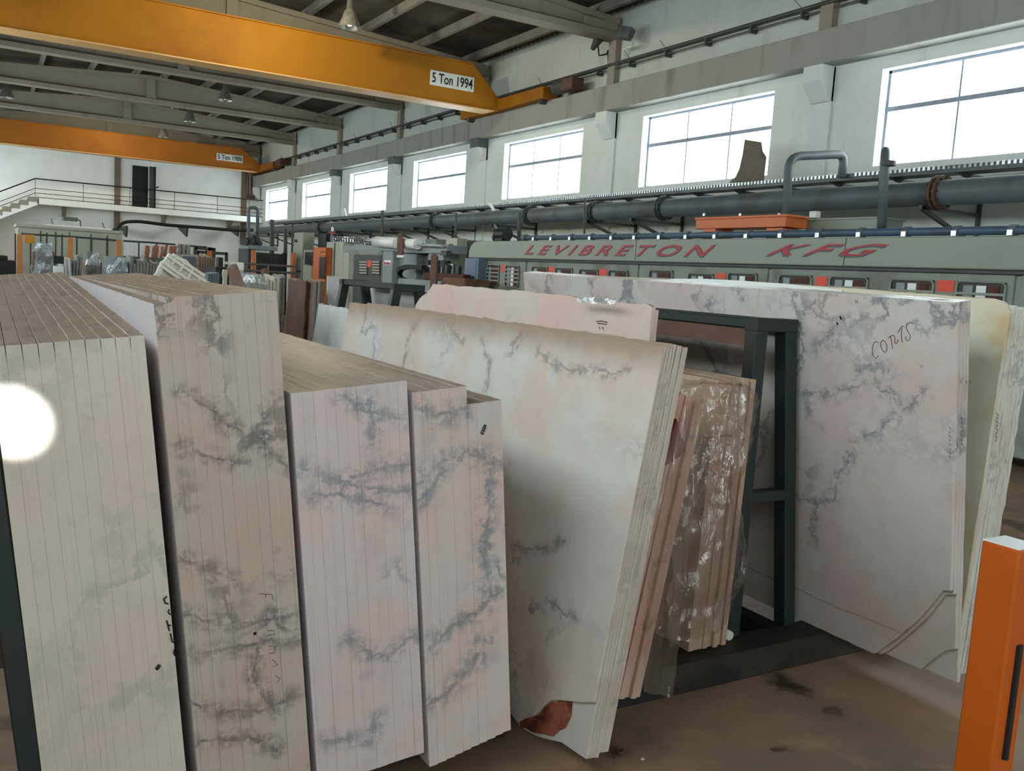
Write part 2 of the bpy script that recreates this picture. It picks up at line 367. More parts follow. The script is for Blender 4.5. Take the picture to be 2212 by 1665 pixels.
# ceiling
ce = tag(empty('ceiling', (XM, 20, 7.5)), kind='structure')
def sheet_mesh(x0, x1):
    m = MB(); n = 6*int(5.87/.21); L = 5.87
    for i in range(n+1):
        y = L*i/n; d = .028*math.cos(2*math.pi*i/6)
        for x in (x0, x1): m.v.append(Vector((x-XM, y, ROOF(x)-7.5+.13+d)))
    for i in range(n): m.f.append([2*i, 2*i+1, 2*i+3, 2*i+2])
    return m
for x0, x1 in ((XL-.1, XM), (XM, XR+.1)):
    first = None
    for i in range(-1, len(COLY)):
        y = COLY[0]+5.87*i
        if first is None:
            first = sheet_mesh(x0, x1).build('roof_sheet', M['roof'], ce); o = first
        else:
            o = first.copy(); COL.objects.link(o)
        o.location = (0, y-20, 0)
# purlins
for x in (11.4, 9.9, 8.4, 6.9, 5.5, 4.6, 3.2, 1.7, .2, -1.3):
    MB().box((x-.05-XM, Y0-20, ROOF(x)-7.5-.12), (x+.05-XM, Y1-20, ROOF(x)-7.5+.08)).build('purlin', M['purlin'], ce)
# roof girders
def girder(c):
    g = tag(empty('trim_%d' % (3+COLY.index(c)), (XM, c, 6.93)), kind='structure')
    zt = lambda x: ROOF(x)-.13-6.93
    x0, x1 = XL+.05-XM, XR-.1-XM
    fl = [(-.2, 0), (.2, 0), (.2, .13), (.07, .2), (-.07, .2), (-.2, .13)]
    MB().prism([(a, b) for a, b in fl], 'x', x0, x1).build('bottom_flange', M['girder'], g)
    poly = [(x0, .15), (x1, .15), (x1, zt(x1+XM)), (0, zt(XM)), (x0, zt(x0+XM))]
    MB().prism(poly, 'y', -.06, .06).build('web', M['girder'], g)
    for s in (-1, 1):
        xe = x0 if s < 0 else x1
        poly = [(xe, zt(xe+XM)-.1), (0, zt(XM)-.1), (0, zt(XM)+.02), (xe, zt(xe+XM)+.02)]
        MB().prism(poly, 'y', -.16, .16).build('top_flange', M['girder'], g)
        MB().box((xe-s*.9, -.14, .12), (xe, .14, zt(xe+XM)-.05)).build('end_block', M['girder'], g, bevel=.03)
    MB().prism([(-.2, .1), (.2, .1), (.13, .25), (.13, zt(XM)-.05), (-.13, zt(XM)-.05), (-.13, .25)], 'y', -.17, .17).build('stiffener', M['girder'], g)
for c in COLY:
    if c > Y0+.4: girder(c)
# far wall catwalk
YC = 45.25
cat = empty('catwalk', (6, YC, 0), 'white concrete catwalk with thin black railing along the far wall', 'walkway')
def P(px, py, Y=YC): return at(px, py, Y=Y)
OFF = Vector((6, YC, 0))
x0, x1 = P(81, 440).x, XR-.02
MB().box(Vector((x0, YC, P(200, 450.5).z))-OFF, Vector((x1, Y1, P(200, 438).z))-OFF).build('deck', M['farwall'], cat)
a = P(81, 441); dx = 7.5; dz = -dx*.52
st = MB().prism([(x0+.05-6, P(200,438).z), (x0+.05-6, a.z), (x0-dx-6, a.z+dz-.0), (x0-dx-6, a.z+dz+.25)], 'y', 0, 1.1)
st.build('stair_slab', M['farwall'], cat)
for i in range(18):
    xs = x0-.02-i*.33; z = P(200, 438).z+.06-i*.172
    MB().box((xs-.33-6, -.01, z-.24), (xs-6, 1.1, z-.02)).build('step', M['girder'], cat)
rl = [P(76, 387), P(200, 397.5), P(360, 413.7), P(572, 435)]
zr = rl[1].z; xt = P(76, 387).x
for dzr, r_ in ((0, .028), (-.42, .014), (-.62, .014), (-.80, .014)):
    pts = [Vector((xt-dx, YC+.03, zr+dzr+dz)), Vector((xt, YC+.03, zr+dzr)), Vector((x1, YC+.03, zr+dzr))]
    MB().tube([p-OFF for p in pts], r_, 6).build('rail', M['black'], cat)
for px in (76, 180, 281, 378, 471, 540):
    q = P(px, 400).x
    MB().box((q-.01-6, .02, P(200, 440).z), (q+.01-6, .05, zr)).build('rail_post', M['darkgrey'], cat)
for px in (142, 361, 505):
    q = P(px, 460).x
    MB().prism([(.3, 3.72), (1.15, 3.72), (1.15, 3.2)], 'x', q-.08-6, q+.08-6).build('bracket', M['girder'], cat)
dr = tag(empty('door_1', (6.64, Y1-.05, 3.85)), kind='structure')
DL = Vector((6.64, Y1-.05, 3.85))
a = at(286.5, 357, Y=Y1-.06); b = at(319, 447, Y=Y1-.06); c = at(334.5, 361, Y=Y1-.3)
MB().box(Vector((a.x, Y1-.06, 3.86))-DL, Vector((b.x, Y1-.01, a.z))-DL).build('door_panel', M['door'], dr)
MB().box(Vector((b.x, Y1-.5, 3.86))-DL, Vector((c.x, Y1-.45, a.z))-DL).build('open_leaf', M['darkgrey'], dr)
MB().box(Vector((c.x-.05, Y1-.54, 3.86))-DL, Vector((c.x+.02, Y1-.42, a.z))-DL).build('leaf_edge', M['door'], dr)
MB().tube([Vector((c.x+.02, Y1-.55, 4.9))-DL, Vector((c.x+.14, Y1-.58, 4.95))-DL], .03, 6).build('door_handle', M['black'], dr)
# lamps
def lamp(x, y, z, label, power=0):
    g = empty('highbay_lamp', (x, y, z), label, 'lamp', 'high bay lamps under the roof')
    prof = [(0, .62), (.07, .60), (.08, .38), (.13, .34), (.16, .22), (.21, .12), (.245, 0)]
    m = MB(); n = 16
    for r_, h in prof:
        for k in range(n): m.v.append(Vector((max(r_, .004)*math.cos(2*math.pi*k/n), max(r_, .004)*math.sin(2*math.pi*k/n), h)))
    for i in range(len(prof)-1):
        for k in range(n): m.f.append([i*n+k, i*n+(k+1) % n, (i+1)*n+(k+1) % n, (i+1)*n+k])
    m.build('shade', M['lamp'], g, smooth=True)
    MB().tube([(0, 0, .6), (0, 0, ROOF(x)-z+.15)], .02, 6).build('hanger', M['darkgrey'], g)
    t = bpy.data.materials.get('lamp_bulb')
    if not t:
        q = NT('lamp_bulb', .2); q.b.inputs['Emission Color'].default_value = (1, .96, .85, 1); q.b.inputs['Emission Strength'].default_value = 1.2; q.col((240, 236, 220)); t = q.m
    m = MB(); m.tube([(0, 0, .03), (0, 0, .07), (0, 0, .16), (0, 0, .22)], [.03, .075, .065, .03], 12); m.build('bulb', t, g, smooth=True)
    if power:
        l = bpy.data.lights.new('added_lamp_light', 'POINT'); l.energy = power; l.color = (1, .90, .62); l.shadow_soft_size = .08
        o = bpy.data.objects.new('added_lamp_light', l); COL.objects.link(o); o.parent = g; o.location = (0, 0, -.08)
for (x, y, z, lb) in ((6.93, 19.5, 6.86, 'high bay lamp hanging just above the nearer yellow crane girder'),
                      (6.99, 31.5, 6.95, 'high bay lamp nearest beyond the yellow crane, right one of the far row'),
                      (7.0, 37.5, 6.95, 'high bay lamp second beyond the yellow crane in the right row'),
                      (7.0, 43.5, 6.98, 'high bay lamp just above the far orange crane girder'),
                      (.80, 37.5, 6.92, 'high bay lamp at the left edge of the picture under the roof')):
    lamp(x, y, z, lb)
lamp(5.06, 18.3, 7.12, 'unseen lit high bay lamp added above the left part of the nearer yellow crane', 480)  # unseen fixture, added for the warm glow on the near crane
lamp(5.06, 41.6, 7.24, 'small unseen lit high bay lamp added above the far orange crane', 260)  # added for the far crane's glow, kept hidden behind a girder
# ================================================================== CRANES
def islands(me, name, mat, parent, loc=(0, 0, 0)):
    """each letter of a text mesh becomes an object of its own"""
    bm = bmesh.new(); bm.from_mesh(me); bmesh.ops.remove_doubles(bm, verts=bm.verts, dist=1e-6); seen = set(); bm.verts.ensure_lookup_table()
    for v in bm.verts:
        if v.index in seen: continue
        st = [v]; comp = []
        seen.add(v.index)
        while st:
            q = st.pop(); comp.append(q)
            for e in q.link_edges:
                w = e.other_vert(q)
                if w.index not in seen: seen.add(w.index); st.append(w)
        idx = {w: i for i, w in enumerate(comp)}; fs = {f for w in comp for f in w.link_faces}
        m2 = bpy.data.meshes.new(name); m2.from_pydata([tuple(w.co) for w in comp], [], [[idx[w] for w in f.verts] for f in fs]); m2.materials.append(mat)
        o = bpy.data.objects.new(name, m2); COL.objects.link(o); o.parent = parent; o.location = loc
    bm.free()
def crane(yc, xe, zb, ztp, taper_x, ymot, mat, label, sign, sq):
    g = empty('overhead_crane', (XM, yc, zb), label, 'crane', 'overhead travelling cranes')
    X0 = 2*XM-xe-XM; X1 = xe-XM; hgt = ztp-zb; tx = taper_x-XM
    poly = [(X0, 0.03), (X1, 0.03), (X1, .36), (tx, hgt), (-tx, hgt), (X0, .36)]
    MB().prism(poly, 'y', 0, .42).build('box_girder', mat, g, bevel=.006)
    MB().box((X0, -.05, 0), (X1-.15, .50, .03)).build('bottom_flange', M['cranel'], g)
    MB().box((-tx, -.04, hgt), (tx, .46, hgt+.03)).build('top_flange', mat, g)
    for s in (1, -1):
        xa = (11.42-XM) if s > 0 else (XL+.48-XM)
        t = MB().box((xa, -2.2, .07), (xa+.0+.42*1, 2.1, .34)); o = t.build('end_truck', mat, g, bevel=.01)
        for yy in (-1.9, 1.8):
            MB().tube([(xa+.1, yy, .07), (xa+.32, yy, .07)], .09, 12).build('wheel', M['darkgrey'], o)
    MB().tube([(11.65-XM, ymot, .28), (11.65-XM, ymot-.55, .30)], .17, 14).build('drive_motor', M['darkgrey'], g)
    MB().box((11.42-XM, ymot-1.0, .12), (11.76-XM, ymot-.55, .38)).build('motor_mount', M['rust'], g, bevel=.02)
    # sign
    (ax, az), (bx, bz) = sq
    sg = MB().box((ax-XM, -.03, az-zb), (bx-XM, -.004, bz-zb)).build('sign_plate', M['sign'], g, bevel=.01)
    c = bpy.data.curves.new('sign_text', 'FONT'); c.body = sign; c.size = (bz-az)*.92; c.extrude = .002; c.offset = .004
    c.align_x = 'CENTER'; c.align_y = 'CENTER'
    to = bpy.data.objects.new('t', c); COL.objects.link(to)
    dg = bpy.context.evaluated_depsgraph_get(); me = bpy.data.meshes.new_from_object(to.evaluated_get(dg)); bpy.data.objects.remove(to)
    me.materials.clear(); me.materials.append(M['black'])
    xs = [v.co.x for v in me.vertices]; sc = (bx-ax)*.92/(max(xs)-min(xs))
    for v in me.vertices: v.co = Vector((v.co.x*sc, -.001*(v.co.z > 0), v.co.y))
    islands(me, 'letter', M['black'], sg, ((ax+bx)/2-XM, -.034, (az+bz)/2-zb-.01))
    return g
crane(20.8, 11.45, 5.87, 6.93, 10.69, -2.4, M['crane'], 'nearer yellow overhead crane girder with 5 Ton 1994 sign', '5 Ton 1994', ((9.49, 6.26), (10.71, 6.62)))
crane(43.9, 11.45, 5.95, 6.93, 10.62, -2.4, M['crane2'], 'far orange overhead crane girder with 5 Ton 1988 sign', '5 Ton 1988', ((9.41, 6.30), (10.61, 6.62)))
# bus bar along the right wall
bb = empty('power_rail', (11.86, 20, 6.42), 'dark power supply rail with hangers running along the right wall above the runway', 'rail')
MB().tube([(0, Y0+1-20, 0), (0, Y1-22, 0)], .035, 8).build('rail', M['darkgrey'], bb)
MB().tube([(0.02, Y0+1-20, -.10), (0.02, Y1-22, -.10)], .014, 6).build('conductor', M['darkgrey'], bb)
y = 3.0
while y < 44:
    MB().box((-.03, y-20-.022, -.15), (.14, y-20+.022, -.03)).build('hanger', M['darkgrey'], bb)
    if int(y*7) % 3 == 0: MB().tube([(0, y-20, 0), (-.02, y-19.8, .2)], .006, 4).build('wire_end', M['darkgrey'], bb)
    y += 1.17
# floodlights + conduit on column at Y=16.6
fl = empty('floodlight', (11.8, 16.2, 6.8), 'grey square floodlight on bent bracket above the power rail', 'floodlight')
def rel(o, p): return Vector(p)-o.location
q = at(1352, 72, X=11.6)
m = MB().box((-.09, -.16, -.12), (.09, .16, .12)); h = m.build('housing', M['tray'], fl, bevel=.01); h.location = rel(fl, q); h.rotation_euler = (.25, .2, .3)
pts = [at(1366, 86, X=11.65), at(1366, 100, X=11.75), at(1348, 106, X=11.85), at(1345, 138, X=11.95)]
MB().tube([rel(fl, p) for p in pts], .022, 6).build('bracket', M['wall'], fl)
fl = empty('floodlight', (11.8, 16.9, 6.8), 'dark floodlight tucked under the roof girder end on the right wall', 'floodlight')
q = at(1286, 94, X=11.6); h = MB().tube([(0, -.14, .1), (0, .1, -.1)], [.12, .05], 10).build('housing', M['darkgrey'], fl); h.location = rel(fl, q)
pts = [at(1292, 100, X=11.65), at(1294, 120, X=11.75), at(1310, 117, X=11.9), at(1314, 108, X=11.97), at(1314, 158, X=11.97)]
MB().tube([rel(fl, p) for p in pts], .022, 6).build('bracket', M['darkgrey'], fl)
# ================================================================== PLANT ALONG THE RIGHT WALL
def yzX(px, py, X): p = at(px, py, X=X); return p.y, p.z
def boxX(px0, px1, py0, py1, X, depth, name, mat, parent, bevel=.004, zb=None):
    """box whose visible face lies in the plane x=X; goes back by depth"""
    cxp = (px0+px1)/2; cyp = (py0+py1)/2
    ya, yb = at(px0, cyp, X=X).y, at(px1, cyp, X=X).y; zt, zl = at(cxp, py0, X=X).z, at(cxp, py1, X=X).z
    if zb is not None: zl = zb
    L = parent.matrix_world.translation if parent else Vector()
    L = parent.location if parent and not parent.parent else L
    if parent is not None and parent.parent is not None: L = parent.parent.location+parent.location
    return MB().box(Vector((X, ya, zt))-L, Vector((X+depth, yb, zl))-L).build(name, mat, parent, bevel=bevel)
def boxY(px0, px1, py0, py1, Y, depth, name, mat, parent, bevel=.004, zb=None):
    cxp = (px0+px1)/2; cyp = (py0+py1)/2
    xa, xb = at(px0, cyp, Y=Y).x, at(px1, cyp, Y=Y).x; zt, zl = at(cxp, py0, Y=Y).z, at(cxp, py1, Y=Y).z
    if zb is not None: zl = zb
    L = parent.location if parent is not None else Vector()
    if parent is not None and parent.parent is not None: L = parent.parent.location+parent.location
    return MB().box(Vector((xa, Y, zt))-L, Vector((xb, Y+depth, zl))-L).build(name, mat, parent, bevel=bevel)
# main pipe
PX = 10.8; PZ = at(1700, 435, X=PX).z; PR = .165
mp = empty('main_pipe', (PX, 20, PZ), 'long thick slate grey pipe with bolted flanges running under the windows', 'pipe')
MB().tube([(0, 1-20, 0), (0, 41-20, 0)], PR, 20).build('pipe_body', M['pipe'], mp, smooth=True)
for px in (2030, 1437, 1150, 945, 700, 1290):
    y = at(px, 440, X=PX).y-20
    for dy in (-.05, .02):
        MB().tube([(0, y+dy, 0), (0, y+dy+.035, 0)], PR*1.38, 20).build('flange', M['rust'] if px == 2030 else M['darkgrey'], mp)
    b = MB()
    for k in range(12):
        a = 2*math.pi*k/12; b.tube([(math.cos(a)*PR*1.2, y-.08, math.sin(a)*PR*1.2), (math.cos(a)*PR*1.2, y+.09, math.sin(a)*PR*1.2)], .016, 5)
    tag(b.build('bolts', M['darkgrey'], mp), kind='stuff')
for px in (2110, 1472, 1372, 1157, 1028, 978, 925, 858, 800, 690, 640, 600):
    y = at(px, 480, X=XR-.05).y-20
    for a, b in (((XR-.03-PX, y, .1), (XR-.03-PX, y, -.62)), ((-.12, y, -PR-.02), (XR-.03-PX, y, -PR-.02)), ((-.10, y, -PR-.03), (XR-.03-PX, y, -.60))):
        MB().bar(a, b, .05).build('bracket', M['darkgrey'], mp)
# cable tray
TX = 11.3; TZ = at(1700, 396, X=TX).z
tr = empty('cable_tray', (TX, 20, TZ), 'perforated galvanised cable tray on cantilever arms just below the windows', 'cable tray')
m = MB(); m.box((-.16, 2-20, -.045), (-.15, 41-20, .045)); m.box((.15, 2-20, -.045), (.16, 41-20, .045)); m.box((-.16, 2-20, -.05), (.16, 41-20, -.045)); m.build('channel', M['tray'], tr)
m = MB(); y = 3.
while y < 24:
    m.box((-.168, y-20, .0), (-.159, y-19.96, .05)); y += .075
tag(m.build('perforated_lip', M['chrome'], tr), kind='stuff')
MB().tube([(-.05, 2-20, -.02), (-.05, 41-20, -.02)], .03, 6).build('cable', M['black'], tr)
MB().tube([(.04, 2-20, -.015), (.04, 41-20, -.015)], .03, 6).build('cable', M['darkgrey'], tr)
y = 4.4; i = 0
while y < 40:
    MB().prism([(-.17, -.05), (.66, -.05), (.66, -.22), (.5, -.22)], 'y', y-20-.02, y-20+.02).build('cantilever_arm', M['darkgrey'], tr)
    MB().tube([(.02, y-20-.06, -.16), (-.06, y-20-.06, -.16)], [.055, .04], 8).build('insulator', M['chrome'], tr)
    y += 1.05
    i += 1
# small blue water pipe on the machine
BX = 9.12; BZ = at(1700, 505, X=BX).z
ya, yb = at(1132, 512, X=BX).y, 3.6
bp = empty('water_pipe', (BX, 10, BZ), 'thin blue grey water pipe with clamps on top of the long polishing machine', 'pipe')
MB().tube([(0, ya-10, 0), (0, yb-10, 0)], .048, 12).build('pipe_body', M['pipeb'], bp, smooth=True)
MB().tube([(0, ya-10+.02, 0), (0, ya-10-.1, 0)], .07, 12).build('end_cap', M['pipe'], bp)
y = ya-.45
while y > 4:
    o = MB().tube([(0, y-10-.035, 0), (0, y-10+.035, 0)], .062, 12).build('clamp', M['pipe'], bp)
    MB().box((-.075, y-10-.03, -.055), (-.02, y-10+.03, .0)).build('clamp_lug', M['chrome'], o)
    MB().box((-.02, y-10-.02, -.14), (.02, y-10+.02, -.05)).build('clamp_stand', M['pipe'], o)
    y -= .62
# U pipes
def tubething(name, pts, r, mat, label, cat, n=10):
    g = empty(name, pts[0], label, cat)
    MB().tube([Vector(p)-g.location for p in pts], r, n).build('pipe_body', mat, g, smooth=True); return g
def smoothpts(pts, n=5):
    out = [Vector(pts[0])]
    for i in range(1, len(pts)-1):
        a, b, c = Vector(pts[i-1]), Vector(pts[i]), Vector(pts[i+1])
        r = min((b-a).length, (c-b).length)*.45; r = min(r, .22)
        p, q = b+(a-b).normalized()*r, b+(c-b).normalized()*r
        for k in range(n+1):
            t = k/n; out.append(p*(1-t)**2+b*2*t*(1-t)+q*t*t)
    out.append(Vector(pts[-1])); return out
A = at(1698, 478, X=9.95); B = at(1704, 338, X=9.95); C = at(1824, 333, X=11.05); D = at(1818, 384, X=11.05)
tubething('bent_pipe', smoothpts([A, B, C, D]), .062, M['pipe'], 'grey pipe bent in a square arch above the orange box', 'pipe')
A = at(1904, 492, X=9.95); B = at(1913, 322, X=9.95)
g = tubething('standpipe', smoothpts([A, B, B+Vector((.56, .42, .02)), B+Vector((.58, .44, -.4))]), .058, M['pipe'], 'upright grey standpipe in front of the nearest window', 'pipe')
MB().tube([(0, 0, .78), (0, 0, .84)], .09, 10).build('flange', M['darkgrey'], g)
# things on the tray
g = empty('curved_plate', at(1620, 388, X=11.25), 'curved brown concrete plate standing on the cable tray before the second window', 'plate')
g.location.x = 11.25
L = g.location
poly = [(1574, 394), (1588, 382), (1596, 365), (1603, 335), (1608, 301), (1640, 306), (1643, 326), (1651, 338), (1645, 391)]
pp = [at(a, b, X=11.25) for a, b in poly]
MB().prism([(p.y-L.y, p.z-L.z) for p in pp], 'x', 0, .06).build('plate', M['wood'] if False else paint('concrete_plate', (120, 110, 98), (92, 84, 76), 6, .9), g, bevel=.006)
g = empty('white_board', at(742, 466, X=11.3), 'small white board propped on the cable tray between far windows', 'board')
L = g.location; pp = [at(a, b, X=11.3) for a, b in ((735, 453), (744, 450), (748, 466), (740, 468))]
MB().prism([(p.y-L.y, p.z-L.z) for p in pp], 'x', 0, .03).build('board', M['white'], g)
# ------------------------------------------------------------------ long polishing machine
MX = 9.0
yl = at(1012, 545, X=MX).y; yr = 3.4
mc = empty('polishing_machine', (MX, 10, 0), 'long grey green polishing line machine with red LEVIBRETON KFG lettering', 'machine')
zt, zb = at(1300, 518, X=MX).z, at(1300, 563, X=MX).z
yo = yl-10; L0 = mc.location
poly = [(yr-10, zt), (yo-.35, zt), (yo-.2, zt-.03), (yo-.08, zt-.1), (yo-.02, zt-.2), (yo, zb), (yr-10, zb)]
MB().prism(poly, 'x', 0, 1.3).build('hood', M['machine'], mc, bevel=.012)
for px in (1825, 1373):
    y = at(px, 545, X=MX).y-10
    MB().box((-.003, y-.006, zb+.01), (.02, y+.006, zt-.01)).build('hood_joint', M['darkgrey'], mc)
MB().box((.05, yr-10, zb-.04), (1.2, yo-.1, zb)).build('shadow_gap', M['darkgrey'], mc)
bnds = [1030, 1137, 1380, 1662, 2200, 2600]
for i, (a, b) in enumerate(zip(bnds[:-1], bnds[1:])):
    y1_, y0_ = at(a+1, 590, X=MX+.1).y-10, max(at(b-1, 590, X=MX+.1).y-10, yr-10)
    p = MB().box((.1, y0_+.03, .15), (1.1, y1_-.03, zb-.035)).build('door_panel', M['panel'], mc, bevel=.01)
    MB().box((.13, y0_-.03, .1), (.3, y0_+.03, zb-.03)).build('panel_post', M['machine'], mc)
def grille(px0, px1, py0, py1, kind, bars=2):
    X = MX+.1
    ya, yb = at(px0, (py0+py1)/2, X=X).y-10, at(px1, (py0+py1)/2, X=X).y-10
    z1 = at((px0+px1)/2, py0, X=X).z; z0 = z1-.42; x = .1
    fr = MB().box((x-.012, yb, z0), (x-.002, ya, z1)).build('window', M['window_dark'], mc)
    n = 4
    for k, w in enumerate((M['redbrown'], M['white'] if kind else M['redbrown'], M['greyblue'])):
        yy = yb+(ya-yb)*(.12+.27*k)
        MB().box((x-.016, yy, z0+.02), (x-.012, yy+(ya-yb)*.2, z1-.04)).build('machine_part', w, fr)
    c = .035
    ring = [(0, yb+c, z1), (0, ya-c, z1), (0, ya, z1-c), (0, ya, z0+c), (0, ya-c, z0), (0, yb+c, z0), (0, yb, z0+c), (0, yb, z1-c), (0, yb+c, z1)]
    MB().tube([(x-.02, q[1], q[2]) for q in ring], .011, 6).build('frame', M['machine'], fr)
    for k in range(1, bars+1):
        z = z1-(z1-z0)*k/(bars+1.3)
        MB().bar((x-.024, yb, z), (x-.024, ya, z), .012, .026).build('bar', M['machine'], fr)
for a in ((1053, 1079, 572, 608, 0, 4), (1093, 1122, 574, 612, 1, 4), (1150, 1184, 576, 592, 0), (1201, 1237, 579, 592, 0), (1253, 1293, 582, 596, 0), (1316, 1357, 584, 598, 0),
          (1404, 1454, 584, 604, 0), (1488, 1542, 591, 604, 1), (1574, 1636, 590, 604, 1), (1684, 1755, 594, 612, 0), (1794, 1876, 598, 622, 1), (1925, 2018, 604, 632, 1), (2068, 2174, 609, 640, 1)):
    grille(*a)
for a in ((1082, 1093, 572, 588), (1185, 1198, 576, 589), (1294, 1311, 581, 596), (1546, 1568, 590, 602), (1761, 1787, 597, 617), (2024, 2061, 605, 630)):
    s = boxX(*a, MX+.094, .006, 'warning_sticker', M['sticker'], mc, bevel=0)
b = boxX(1003, 1032, 557, 611, MX-.12, .5, 'control_box', M['panelblue'], mc, bevel=.012)
boxX(1008, 1028, 560, 606, MX-.128, .006, 'screen', M['screen'], mc, bevel=0)
boxX(1016, 1022, 597, 602, MX-.15, .02, 'knob', M['black'], mc, bevel=0)
def fontmesh(body, bold=.0, shear=0, space=1.0):
    c = bpy.data.curves.new('txt', 'FONT'); c.body = body; c.size = 1; c.extrude = .004; c.offset = bold; c.shear = shear; c.space_character = space
    to = bpy.data.objects.new('t', c); COL.objects.link(to)
    me = bpy.data.meshes.new_from_object(to.evaluated_get(bpy.context.evaluated_depsgraph_get())); bpy.data.objects.remove(to)
    me.materials.clear(); return me
def letters(body, px0, px1, py0, py1, X, parent, name, mat, dx=0, dy=0, dz=0, shear=.5, space=1.45):
    me = fontmesh(body, .006, shear, space)
    ya, yb = at(px0, (py0+py1)/2, X=X).y, at(px1, (py0+py1)/2, X=X).y
    z0 = (at(px0, py1, X=X).z+at(px1, py1, X=X).z)/2; z1 = (at(px0, py0, X=X).z+at(px1, py0, X=X).z)/2
    xs = [v.co.x for v in me.vertices]; ys = [v.co.y for v in me.vertices]; L = parent.location
    for v in me.vertices:
        u = (v.co.x-min(xs))/(max(xs)-min(xs)); w = (v.co.y-min(ys))/(max(ys)-min(ys)); e = v.co.z
        v.co = Vector((X-L.x-.003-e+dx, ya+(yb-ya)*u-L.y+dy, z0+(z1-z0)*w-L.z+dz))
    islands(me, name, mat, parent)
letters('LEVIBRETON', 1135, 1546, 529, 551, MX, mc, 'lettering', M['darkred'], dx=-.004)
letters('LEVIBRETON', 1133, 1543, 532, 553.5, MX, mc, 'letter_shadow', M['shadowgrey'])
letters('KFG', 1658, 1920, 527, 552, MX, mc, 'lettering', M['darkred'], dx=-.004, shear=.8)
letters('KFG', 1654, 1914, 530.5, 556, MX, mc, 'letter_shadow', M['shadowgrey'], shear=.8)
# orange box and grey box on the machine
g = empty('orange_box', (9.4, at(1600, 480, X=9.4).y, zt), 'orange steel box cover on top of the long polishing machine', 'box')
o = boxX(1503, 1697, 471, 492, 9.4, .42, 'housing', M['orange'], g, .006)
boxX(1501, 1699, 466, 471, 9.385, .45, 'lid', M['orange'], g, .004)
boxX(1518, 1545, 492, 506, 9.42, .36, 'foot', M['orange'], g, zb=zt); boxX(1655, 1690, 492, 506, 9.42, .36, 'foot', M['orange'], g, zb=zt)
for px in (1520, 1598, 1682):
    boxX(px-2, px+2, 461, 466, 9.45, .02, 'bolt', M['chrome'], g, 0)
g = empty('grey_cabinet', (10.0, at(1840, 480, X=10.0).y, zt), 'low grey cabinet behind the orange box on the machine top', 'cabinet')
boxX(1740, 1897, 473, 500, 10.0, .5, 'housing', M['machine'], g, .008)
boxX(1738, 1899, 470, 474, 9.98, .54, 'lid', M['machine'], g, .003)
boxX(1748, 1762, 456, 470, 10.05, .1, 'duct_stub', M['wall'], g, .003)
# motor on hood left end
g = empty('black_pump', at(1088, 518, X=9.3), 'black pump motor with hose on the left end of the long machine hood', 'pump')
L = g.location
MB().tube([(0, .25, .12), (0, -.15, .12)], .13, 12).build('motor', M['black'], g)
MB().tube([(0, .35, .05), (0, .2, .05)], .09, 10).build('end_bell', M['black'], g)
MB().box((-.1, -.1, -.02), (.1, .2, .03)).build('base', M['black'], g)
MB().tube([at(1086, 508, X=9.35)-L, at(1074, 500, X=9.6)-L, at(1068, 486, X=10.3)-L], .03, 8).build('hose', M['black'], g)
# vertical drop pipes
for px, y0, y1, X, r_ in ((1122, 470, 520, 9.6, .045), (1263, 440, 505, 9.9, .02), (985, 470, 590, 9.8, .03), (826, 462, 515, 9.6, .04), (588, 480, 600, 9.5, .09), (617, 500, 600, 9.5, .07), (632, 490, 560, 9.4, .04)):
    a = at(px, y0, X=X); b = at(px-1, y1, X=X)
    if px < 800 or px == 985: b.z = 0
    g = empty('drop_pipe', a, 'dark vertical drop pipe below the main pipe, %s' % {1122: 'at the left end of the blue pipe', 1263: 'thin one at mid machine', 985: 'beside the beige cabinets', 826: 'above the white rolls', 588: 'thick one above the dark tank', 617: 'between the tank and the beige cabinet', 632: 'bent one left of the beige cabinet'}[px], 'pipe', 'vertical drop pipes under the main pipe')
    MB().tube([(0, 0, .1), b-a], r_, 8).build('pipe_body', M['darkgrey'], g)
# ------------------------------------------------------------------ loading machine with white rolls
RX = 8.8
g = empty('roller_machine', (RX, 21, 0), 'grey sanding machine with white rolls on its top beam, left of the long machine', 'machine')
boxX(743, 966, 529, 546, RX, .5, 'top_beam', M['greyblue'], g, .01)
boxX(741, 754, 537, 600, RX+.02, .4, 'leg_column', M['cream'], g, zb=0)
boxX(755, 825, 540, 600, RX-.02, .6, 'cabinet', M['panel'], g, .01, zb=.2)
boxX(764, 822, 550, 600, RX-.04, .03, 'recessed_door', M['darkgrey'], g, zb=.5)
for px in (776, 803):
    f = boxX(px, px+16, 563, 593, RX-.06, .015, 'vent', M['window_dark'], g)
    for k in range(5):
        boxX(px, px+16, 564+k*6, 567+k*6, RX-.075, .012, 'slat', M['cream'], g, 0)
boxX(793, 802, 562, 577, RX-.055, .01, 'warning_sticker', M['sticker'], g, 0)
boxX(826, 847, 541, 600, RX-.08, .5, 'side_column', M['greyblue'], g, .02, zb=.2)
p = boxX(829, 844, 562, 573, RX-.09, .008, 'name_plate', M['white'], g, 0)
letters('breton', 830, 843, 564, 572, RX-.092, g, 'plate_lettering', M['darkred'], shear=0, space=1)
boxX(847, 898, 546, 600, RX+.1, .5, 'blue_panel', M['greyblue'], g, .02, zb=.3)
boxX(896, 915, 552, 576, RX+.3, .3, 'window', M['cream'], g)
boxX(914, 925, 550, 600, RX+.25, .3, 'dark_column', M['darkgrey'], g, zb=0)
boxX(925, 958, 545, 562, RX+.05, .4, 'gusset', M['greyblue'], g)
boxX(952, 964, 541, 552, RX-.05, .12, 'hinge_block', M['darkgrey'], g)
boxX(860, 952, 604, 612, RX-.6, 1.4, 'table', M['greyblue'], g, .01, zb=.9)
boxX(955, 1003, 600, 614, RX-.5, .6, 'conveyor_hood', M['wood'], g, .03, zb=.9)
